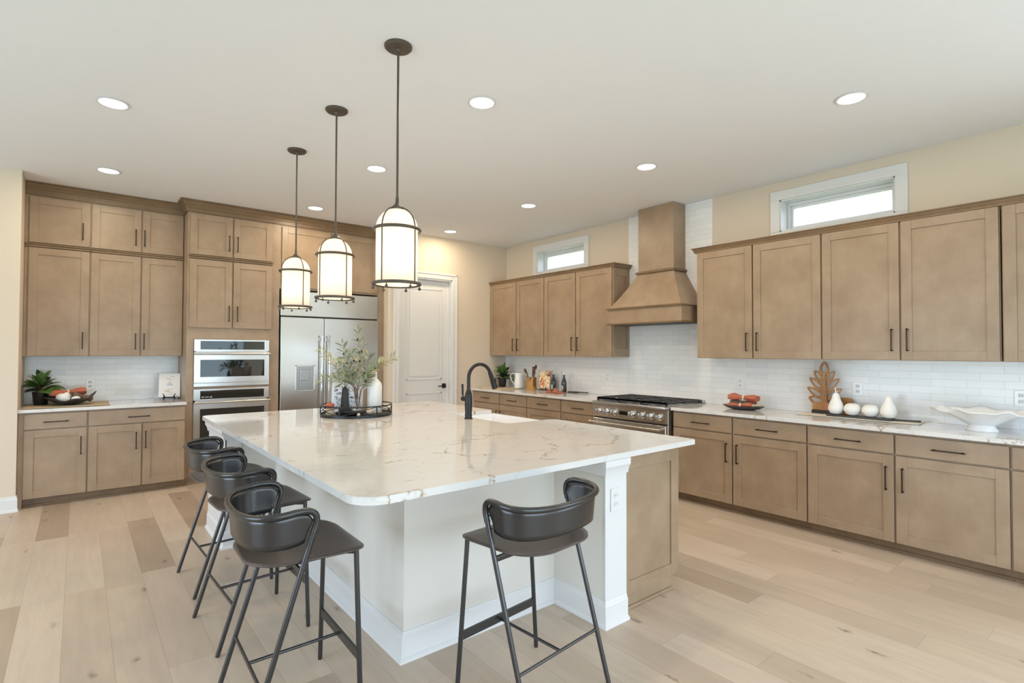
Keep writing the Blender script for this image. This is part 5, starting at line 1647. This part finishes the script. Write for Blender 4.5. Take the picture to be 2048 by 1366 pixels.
def leaf_sculpture():
    """flat pierced palm-leaf carving on a block base, standing against the backsplash; drawn in the y-z plane, real thickness in x"""
    x0, th, yc, z0 = 5.150, 0.022, 1.932, Z + 0.006
    t = thing('leaf_sculpture', 'carved wooden palm leaf with pierced lobes, standing on a dark block', 'ornament', (x0, yc, z0))
    b = MB()
    lay = [0.0]
    def P(s, h): return V((x0 + lay[0], yc - s, z0 + h))   # s grows to the right in the photo
    def strip(pts, w):
        """ribbon of varying width extruded in x"""
        L, Rr = [], []
        n = len(pts)
        for i, (s, h) in enumerate(pts):
            a = V((pts[max(0, i - 1)][0], pts[max(0, i - 1)][1])); c = V((pts[min(n - 1, i + 1)][0], pts[min(n - 1, i + 1)][1]))
            d = (c - a).normalized(); nr = V((-d.y, d.x)); ww = w[i] / 2
            L.append(P(s + nr.x * ww, h + nr.y * ww)); Rr.append(P(s - nr.x * ww, h - nr.y * ww))
        b.extr(L + Rr[::-1], (th - 2 * lay[0], 0, 0))
    def loop(cs, ch, ang, a, c, w):
        """pierced lobe: a leaf-shaped ring"""
        n = 28; out, inn = [], []; lay[0] += 0.0009; tt = th - 2 * lay[0]
        for k in range(n):
            q = 2 * math.pi * k / n
            u = math.cos(q); v = math.sin(q) * (1 - 0.35 * u)
            for lst, f in ((out, 0), (inn, w)):
                uu, vv = u * (a - f), v * (c - f)
                if f and u > 0: uu *= 0.9
                s = cs + uu * math.cos(ang) - vv * math.sin(ang); h = ch + uu * math.sin(ang) + vv * math.cos(ang)
                lst.append((s, h))
        vo = [b.bm.verts.new(P(*p)) for p in out]; vi = [b.bm.verts.new(P(*p)) for p in inn]
        wo = [b.bm.verts.new(P(*p) + V((tt, 0, 0))) for p in out]; wi = [b.bm.verts.new(P(*p) + V((tt, 0, 0))) for p in inn]
        for k in range(n):
            j = (k + 1) % n
            b.bm.faces.new((vo[k], vo[j], vi[j], vi[k])); b.bm.faces.new((wo[j], wo[k], wi[k], wi[j]))
            b.bm.faces.new((vo[j], vo[k], wo[k], wo[j])); b.bm.faces.new((vi[k], vi[j], wi[j], wi[k]))
    lay[0] = -0.004
    strip([(0, 0.075), (0, 0.15), (0, 0.25), (0.0, 0.36)], [0.060, 0.046, 0.034, 0.020])
    lay[0] = 0.0
    loop(0.0, 0.402, math.pi / 2, 0.062, 0.038, 0.019)
    for sg in (-1, 1):
        A = lambda a: (a if sg > 0 else math.pi - a)
        loop(sg * 0.052, 0.335, A(1.02), 0.056, 0.028, 0.014)
        loop(sg * 0.068, 0.262, A(0.80), 0.076, 0.030, 0.015)
        loop(sg * 0.076, 0.182, A(0.62), 0.080, 0.033, 0.017)
        loop(sg * 0.066, 0.112, A(0.38), 0.070, 0.044, 0.020)
        lay[0] += 0.0004
        strip([(0, 0.30), (sg * 0.03, 0.315)], [0.016, 0.016]); strip([(0, 0.205), (sg * 0.035, 0.232)], [0.018, 0.016])
        strip([(0, 0.120), (sg * 0.04, 0.150)], [0.020, 0.016]); strip([(0, 0.085), (sg * 0.05, 0.088)], [0.03, 0.024])
    b.build('leaf', M['teak'], t, smooth=0)
    b = MB(); b.box(x0 - 0.012, x0 + 0.045, yc - 0.085, yc + 0.095, z0 + 0.028, z0 + 0.095, 0.004); b.build('block', M['teak'], t, smooth=0)
    b = MB(); b.box(x0 - 0.016, x0 + 0.050, yc - 0.090, yc + 0.100, z0, z0 + 0.028, 0.003); b.build('plinth', M['pot'], t, smooth=0)
    b = MB(); pts = rounded([(1.712, 0.0), (1.855, 0.0), (1.855, 0.150), (1.712, 0.150)], [0.0, 0.0, 0.02, 0.035])
    b.extr([V((5.178, p[0], z0 + p[1])) for p in pts], (0.024, 0, 0)); o = b.build('wooden_block', M['teak'], smooth=0)
    tag(o, 'rounded wooden board standing behind the white pear, right of the leaf carving', 'board')


leaf_sculpture()
cloth('table_runner', 4.935, 5.195, 1.20, 2.085, Z, 'cream cloth runner under the row of white pears and apples', M['runner'], 9, 0.002)
b = MB(); pts = rounded([(5.000, 1.385), (5.115, 1.385), (5.115, 1.865), (5.000, 1.865)], [0.02] * 4)
b.prism(pts, Z + 0.007, Z + 0.019); b.tube([(5.057, 1.40, Z + 0.013), (5.065, 1.33, Z + 0.013), (5.080, 1.26, Z + 0.014), (5.088, 1.215, Z + 0.014)], [0.020, 0.013, 0.013, 0.016], 12, flat=(0.45, 1.2))
o = b.build('paddle_board', M['slate'], smooth=40); tag(o, 'long black paddle board carrying the white pears and apples', 'board')


def fruit(x, y, label, pear, stem, s=1.0):
    z = Z + 0.019
    t = thing('ceramic_pear' if pear else 'ceramic_apple', label, 'ornament', (x, y, z), 'white ceramic fruit on the black board')
    if pear: prof = [(0, 0.002), (0.022, 0.0), (0.040, 0.010), (0.052, 0.034), (0.053, 0.052), (0.046, 0.080), (0.032, 0.112), (0.024, 0.138), (0.021, 0.152), (0.014, 0.162), (0, 0.165)]
    else: prof = [(0, 0.006), (0.020, 0.0), (0.042, 0.010), (0.058, 0.036), (0.060, 0.054), (0.052, 0.078), (0.034, 0.094), (0.014, 0.097), (0, 0.092)]
    p2 = []
    for (r0, z0), (r1, z1) in zip(prof, prof[1:]):    # carved rings
        for k in range(3):
            q = k / 3; p2.append(((r0 + (r1 - r0) * q) * s * (1 + (0.012 if k == 1 else 0)), (z0 + (z1 - z0) * q) * s))
    p2.append((0, prof[-1][1] * s))
    MB().lathe(p2, (x, y, z), 36).build('body', M['ceramic'], t, smooth=60)
    if stem: MB().tube([(x, y, z + prof[-1][1] * s - 0.004), (x, y + 0.002, z + prof[-1][1] * s + 0.022), (x, y + 0.008, z + prof[-1][1] * s + 0.042)], [0.005, 0.0035, 0.0045], 8).build('stem', M['ceramic'], t)


fruit(5.058, 1.803, 'white ceramic pear with a thin stem, leftmost on the black board', True, True, 1.12)
fruit(5.058, 1.678, 'white ceramic apple right beside the stemmed pear', False, False, 1.06)
fruit(5.058, 1.546, 'white ceramic apple right beside the stemless pear', False, False, 1.04)
fruit(5.058, 1.420, 'white ceramic pear without a stem, rightmost on the black board', True, False, 1.10)


def ruffled_bowl():
    x, y = 4.945, 0.832
    t = thing('ruffled_bowl', 'white footed bowl with a wide wavy rim on the near counter at the right', 'bowl', (x, y, Z))
    MB().lathe([(0, 0), (0.085, 0), (0.088, 0.006), (0.072, 0.030), (0.060, 0.060), (0, 0.062)], (x, y, Z), 40, scale=(0.9, 1.05)).build('foot', M['porc'], t, smooth=60)
    def fn(u, v):
        a = 2 * math.pi * u
        r = 0.05 + 0.215 * v ** 0.9
        wav = v ** 2.2
        z = Z + 0.060 + 0.085 * v ** 0.85 + wav * (0.009 * math.sin(7 * a + 0.6) + 0.006 * math.sin(12 * a))
        r *= 1 + 0.04 * wav * math.sin(9 * a)
        return V((x + math.cos(a) * r * 0.78, y + math.sin(a) * r * 1.06, z - 0.03 * (1 - v) ** 2))
    b = MB().grid(fn, 96, 16)
    bmesh.ops.remove_doubles(b.bm, verts=b.bm.verts, dist=1e-5)
    b.build('bowl', M['porc'], t, smooth=80, solid=0.006)
    MB().lathe([(0, 0.0), (0.055, 0.0), (0.055, 0.012), (0, 0.012)], (x, y, Z + 0.026), 32, scale=(0.78, 1.06)).build('well', M['porc'], t)


ruffled_bowl()


# --- tray on the island
def island_tray():
    cx, cy, z = 1.868, 4.420, Z
    r = 0.295
    t = thing('round_tray', 'round black metal tray with a criss-cross gallery rail on the island', 'tray', (cx, cy, z))
    MB().lathe([(0, 0.004), (r - 0.004, 0.004), (r, 0.0), (r + 0.003, 0.0), (r + 0.003, 0.020), (r - 0.002, 0.020), (r - 0.004, 0.010), (0, 0.010)], (cx, cy, z), 64).build('base', M['black'], t, smooth=30)
    def ring(h): return [(cx + r * math.cos(2 * math.pi * k / 72), cy + r * math.sin(2 * math.pi * k / 72), z + h) for k in range(72)]
    MB().tube(ring(0.090), 0.0052, 8, closed=True).build('top_rail', M['black'], t, smooth=60)
    b = MB(); n = 6; off = -0.35
    def arc(a0, a1, h0, h1, m=10): return [(cx + r * math.cos(a0 + (a1 - a0) * k / m), cy + r * math.sin(a0 + (a1 - a0) * k / m), z + h0 + (h1 - h0) * k / m) for k in range(m + 1)]
    for k in range(n):
        a0 = off + 2 * math.pi * k / n; a1 = off + 2 * math.pi * (k + 1) / n
        b.tube([(cx + r * math.cos(a0), cy + r * math.sin(a0), z + 0.015), (cx + r * math.cos(a0), cy + r * math.sin(a0), z + 0.090)], 0.0055, 8)
        b.tube(arc(a0, a1, 0.018, 0.088), 0.0036, 6); b.tube(arc(a0, a1, 0.088, 0.018), 0.0036, 6)
        am = (a0 + a1) / 2; b.ball((cx + r * math.cos(am), cy + r * math.sin(am), z + 0.053), 0.009)
    b.build('lattice', M['black'], t, smooth=60)
    zt = z + 0.010
    # black obelisk on a stepped foot
    ox, oy = 1.765, 4.420
    o = thing('obelisk', 'black obelisk ornament standing at the left in the round tray', 'ornament', (ox, oy, zt))
    b = MB(); b.box(ox - 0.062, ox + 0.062, oy - 0.05, oy + 0.05, zt, zt + 0.022, 0.003); b.box(ox - 0.045, ox + 0.045, oy - 0.038, oy + 0.038, zt + 0.022, zt + 0.048, 0.003); b.build('plinth', M['pot'], o, smooth=0)
    b = MB()
    lv = [(0.030, 0.048), (0.019, 0.215), (0.0, 0.245)]
    rg = [[b.bm.verts.new((ox + sx * w, oy + sy * w, zt + h)) for sx, sy in ((-1, -1), (1, -1), (1, 1), (-1, 1))] for w, h in lv[:2]]
    ap = b.bm.verts.new((ox, oy, zt + lv[2][1]))
    for k in range(4): b.bm.faces.new((rg[0][k], rg[0][(k + 1) % 4], rg[1][(k + 1) % 4], rg[1][k])); b.bm.faces.new((rg[1][k], rg[1][(k + 1) % 4], ap))
    b.bm.faces.new(rg[0][::-1]); b.build('shaft', M['pot'], o, smooth=0)
    # low black leaf dish
    b = MB(); b.lathe([(0, 0), (0.05, 0), (0.085, 0.012), (0.105, 0.032), (0.10, 0.034), (0.078, 0.018), (0, 0.008)], (1.79, 4.288, zt), 8, scale=(1.0, 0.6)); q = b.build('small_dish', M['pot'], smooth=20)
    tag(q, 'low faceted black dish in front of the obelisk', 'dish')
    # glass vase with olive branches
    vx, vy = 1.862, 4.395
    v = thing('glass_vase', 'clear narrow glass vase in the round tray', 'vase', (vx, vy, zt))
    b = MB().lathe([(0, 0.0), (0.040, 0.0), (0.044, 0.006), (0.042, 0.035), (0.022, 0.105), (0.015, 0.135), (0.017, 0.140), (0.028, 0.175), (0.036, 0.205), (0.034, 0.205), (0.026, 0.174), (0.0145, 0.139), (0.0125, 0.135), (0.0195, 0.105), (0.039, 0.035), (0.038, 0.010), (0, 0.008)], (vx, vy, zt), 32); b.build('body', M['clear'], v, smooth=60)
    p = thing('olive_branches', 'olive branches with black fruit fanning out of the glass vase', 'foliage', (vx, vy, zt + 0.02))
    rnd = random.Random(21)
    base = V((vx, vy, zt + 0.04)); rim = zt + 0.205
    ax = V((0.777, -0.63, 0)); dp = V((0.63, 0.777, 0))     # across the photo / away from the camera
    # main branches: (across, height above the rim, depth)
    ends = [(0.02, 0.52, 0.0), (-0.14, 0.40, 0.04), (-0.33, 0.34, -0.02), (-0.36, 0.09, 0.03), (-0.20, 0.22, 0.08), (-0.10, 0.27, -0.06), (0.10, 0.30, 0.06), (0.22, 0.24, -0.03), (0.30, 0.28, 0.02), (0.05, 0.40, -0.05), (-0.07, 0.33, 0.02), (0.12, 0.14, -0.06), (-0.13, 0.12, -0.07)]
    st_, lf, lf2, fr = MB(), MB(), MB(), MB()
    for k, (a, h, d) in enumerate(ends):
        a *= 0.98
        e = V((vx, vy, rim + h)) + ax * a + dp * d
        r0 = V((vx, vy, rim)) + ax * (a * 0.08) + dp * (d * 0.08)
        path = []
        m = 14
        for i in range(m + 1):
            s = i / m
            q = r0.lerp(e, s); q += V((0, 0, 0.10 * abs(a) * math.sin(math.pi * s))) + ax * (0.014 * math.sin(5 * s + k)) + dp * (0.012 * math.sin(4 * s + 2 * k))
            path.append(q)
        st_.tube([base + ax * (a * 0.02)] + path, [0.0026] * 2 + [0.0026 - 0.0017 * i / m for i in range(1, m + 1)], 6)
        for i in range(3, m + 1):
            tg = (path[i] - path[i - 1]).normalized()
            for sgn in (-1, 1):
                sd = tg.cross(V((rnd.uniform(-.6, .6), rnd.uniform(-.6, .6), rnd.uniform(-.6, .6))) + dp).normalized() * sgn
                dd = (tg * 0.7 + sd * 0.75 + V((0, 0, rnd.uniform(-0.15, 0.25)))).normalized()
                L = rnd.uniform(0.055, 0.090)
                tgt = lf2 if (k in (2, 9, 8) and rnd.random() < 0.55) or rnd.random() < 0.14 else lf
                leaf_into(tgt, path[i], dd, L, L * 0.25, rnd.uniform(0.0, 0.25), rnd.uniform(-0.9, 0.9), 0.15, 4, 0.9)
            if i == m: leaf_into(lf, path[i], tg, 0.055, 0.014, 0.1, 0, 0.15, 4, 0.9)
        if rnd.random() < 0.75:
            for _ in range(rnd.choice((1, 2))):
                q = path[rnd.randint(6, m - 1)] + V((rnd.uniform(-.012, .012), rnd.uniform(-.012, .012), -0.014))
                fr.ball(q, 0.0098, (0.85, 0.85, 1.15), u=12, v=8)
    st_.build('twigs', M['stem'], p, smooth=60)
    lf.build('leaves', M['olive'], p, smooth=60); lf2.build('pale_leaves', M['olive2'], p, smooth=60)
    fr.build('olives', M['fruit'], p, smooth=60)
    # white bottle vase
    bx, by = 2.020, 4.395
    q = MB().lathe([(0, 0), (0.060, 0), (0.064, 0.005), (0.064, 0.235), (0.058, 0.258), (0.030, 0.290), (0.021, 0.300), (0.020, 0.352), (0.023, 0.356), (0.016, 0.356), (0.015, 0.300), (0, 0.295)], (bx, by, zt), 40).build('bottle_vase', M['ceramic'], smooth=50)
    MB().tube([(bx - 0.030, by + 0.024, zt + 0.286), (bx - 0.045, by + 0.036, zt + 0.292), (bx - 0.048, by + 0.038, zt + 0.270), (bx - 0.046, by + 0.037, zt + 0.250)], 0.006, 8).build('lug', M['ceramic'], q, smooth=60)
    tag(q, 'tall matte white bottle vase with a narrow neck at the right in the tray', 'vase')
    # magazine page holder behind, and a pale pointed board
    right = V((0.777, -0.63, 0)); back = V((0.63, 0.777, 0))
    c = V((1.838, 4.565, zt)); w, h = 0.275, 0.295
    m_ = thing('open_magazine', 'white page with grey photos, propped up behind the obelisk in the tray', 'magazine', c)
    def quad(b, u0, u1, v0, v1, d, th=0.004):
        up = (V((0, 0, 1)) + back * 0.12).normalized(); nr = -back
        vs = [b.bm.verts.new(c + right * u + up * v_ + nr * dd) for dd in (d, d + th) for u, v_ in ((u0, v0), (u1, v0), (u1, v1), (u0, v1))]
        for f in ((0, 1, 2, 3), (7, 6, 5, 4), (0, 4, 5, 1), (1, 5, 6, 2), (2, 6, 7, 3), (3, 7, 4, 0)): b.bm.faces.new([vs[i] for i in f])
    b = MB(); quad(b, -w / 2, w / 2, 0.0, h, 0); pg = b.build('page', M['paper'], m_, smooth=0)
    b = MB(); quad(b, -w / 2 + 0.02, -w / 2 + 0.10, 0.15, 0.235, 0.004, 0.0006); quad(b, -w / 2 + 0.105, w / 2 - 0.02, 0.15, 0.27, 0.004, 0.0006); b.build('printed_photo', M['photo2'], pg, smooth=0)
    b = MB(); quad(b, -w / 2 + 0.02, -w / 2 + 0.13, 0.03, 0.14, 0.004, 0.0006); quad(b, -w / 2 + 0.135, w / 2 - 0.02, 0.03, 0.14, 0.004, 0.0006); b.build('printed_photo', M['photo3'], pg, smooth=0)
    c2 = c + right * 0.150 + back * 0.050
    b = MB(); up = (V((0, 0, 1)) + back * 0.10).normalized()
    b.extr([c2 + right * u + up * v_ for u, v_ in ((-0.055, 0), (0.06, 0), (0.06, 0.30), (0.035, 0.30), (0.02, 0.215), (-0.055, 0.17))], back * 0.014)
    q = b.build('wooden_board', M['paleoak'], smooth=0); tag(q, 'pale wooden board leaning between the glass vase and white bottle', 'board')
    # orange pumpkin and cork beads at the left edge
    o2 = thing('small_pumpkin', 'small orange pumpkin at the left edge of the round tray', 'ornament', (1.665, 4.50, zt))
    b = MB()
    for k in range(8):
        a = 2 * math.pi * k / 8; b.ball((1.665 + 0.015 * math.cos(a), 4.50 + 0.015 * math.sin(a), zt + 0.072), 0.024, (1, 1, 1.05), u=12, v=8)
    b.build('flesh', M['rust'], o2, smooth=60)
    MB().tube([(1.665, 4.50, zt + 0.092), (1.667, 4.498, zt + 0.104), (1.672, 4.494, zt + 0.110)], [0.005, 0.004, 0.004], 8).build('stalk', M['stem'], o2)
    q = MB().lathe([(0, 0), (0.034, 0), (0.034, 0.046), (0.030, 0.050), (0, 0.050)], (1.665, 4.50, zt), 24).build('cork_block', M['paleoak'], smooth=40)
    tag(q, 'round pale wooden block under the small orange pumpkin', 'block')
    q = MB().ball((1.915, 4.255, zt + 0.030), 0.030, (1.1, 1.0, 0.95)).build('wooden_ball', M['paleoak'], smooth=60); tag(q, 'pale wooden ball behind the front rail of the tray, in the middle', 'ball')
    q = MB().ball((1.985, 4.235, zt + 0.013), 0.013).build('bead', M['stem'], smooth=60); tag(q, 'small brown bead behind the front rail, right of the pale ball', 'bead')
    q = MB().ball((1.795, 4.205, zt + 0.014), 0.014).build('bead', M['bead'], smooth=60); tag(q, 'small cream bead behind the front rail, below the obelisk', 'bead')


island_tray()
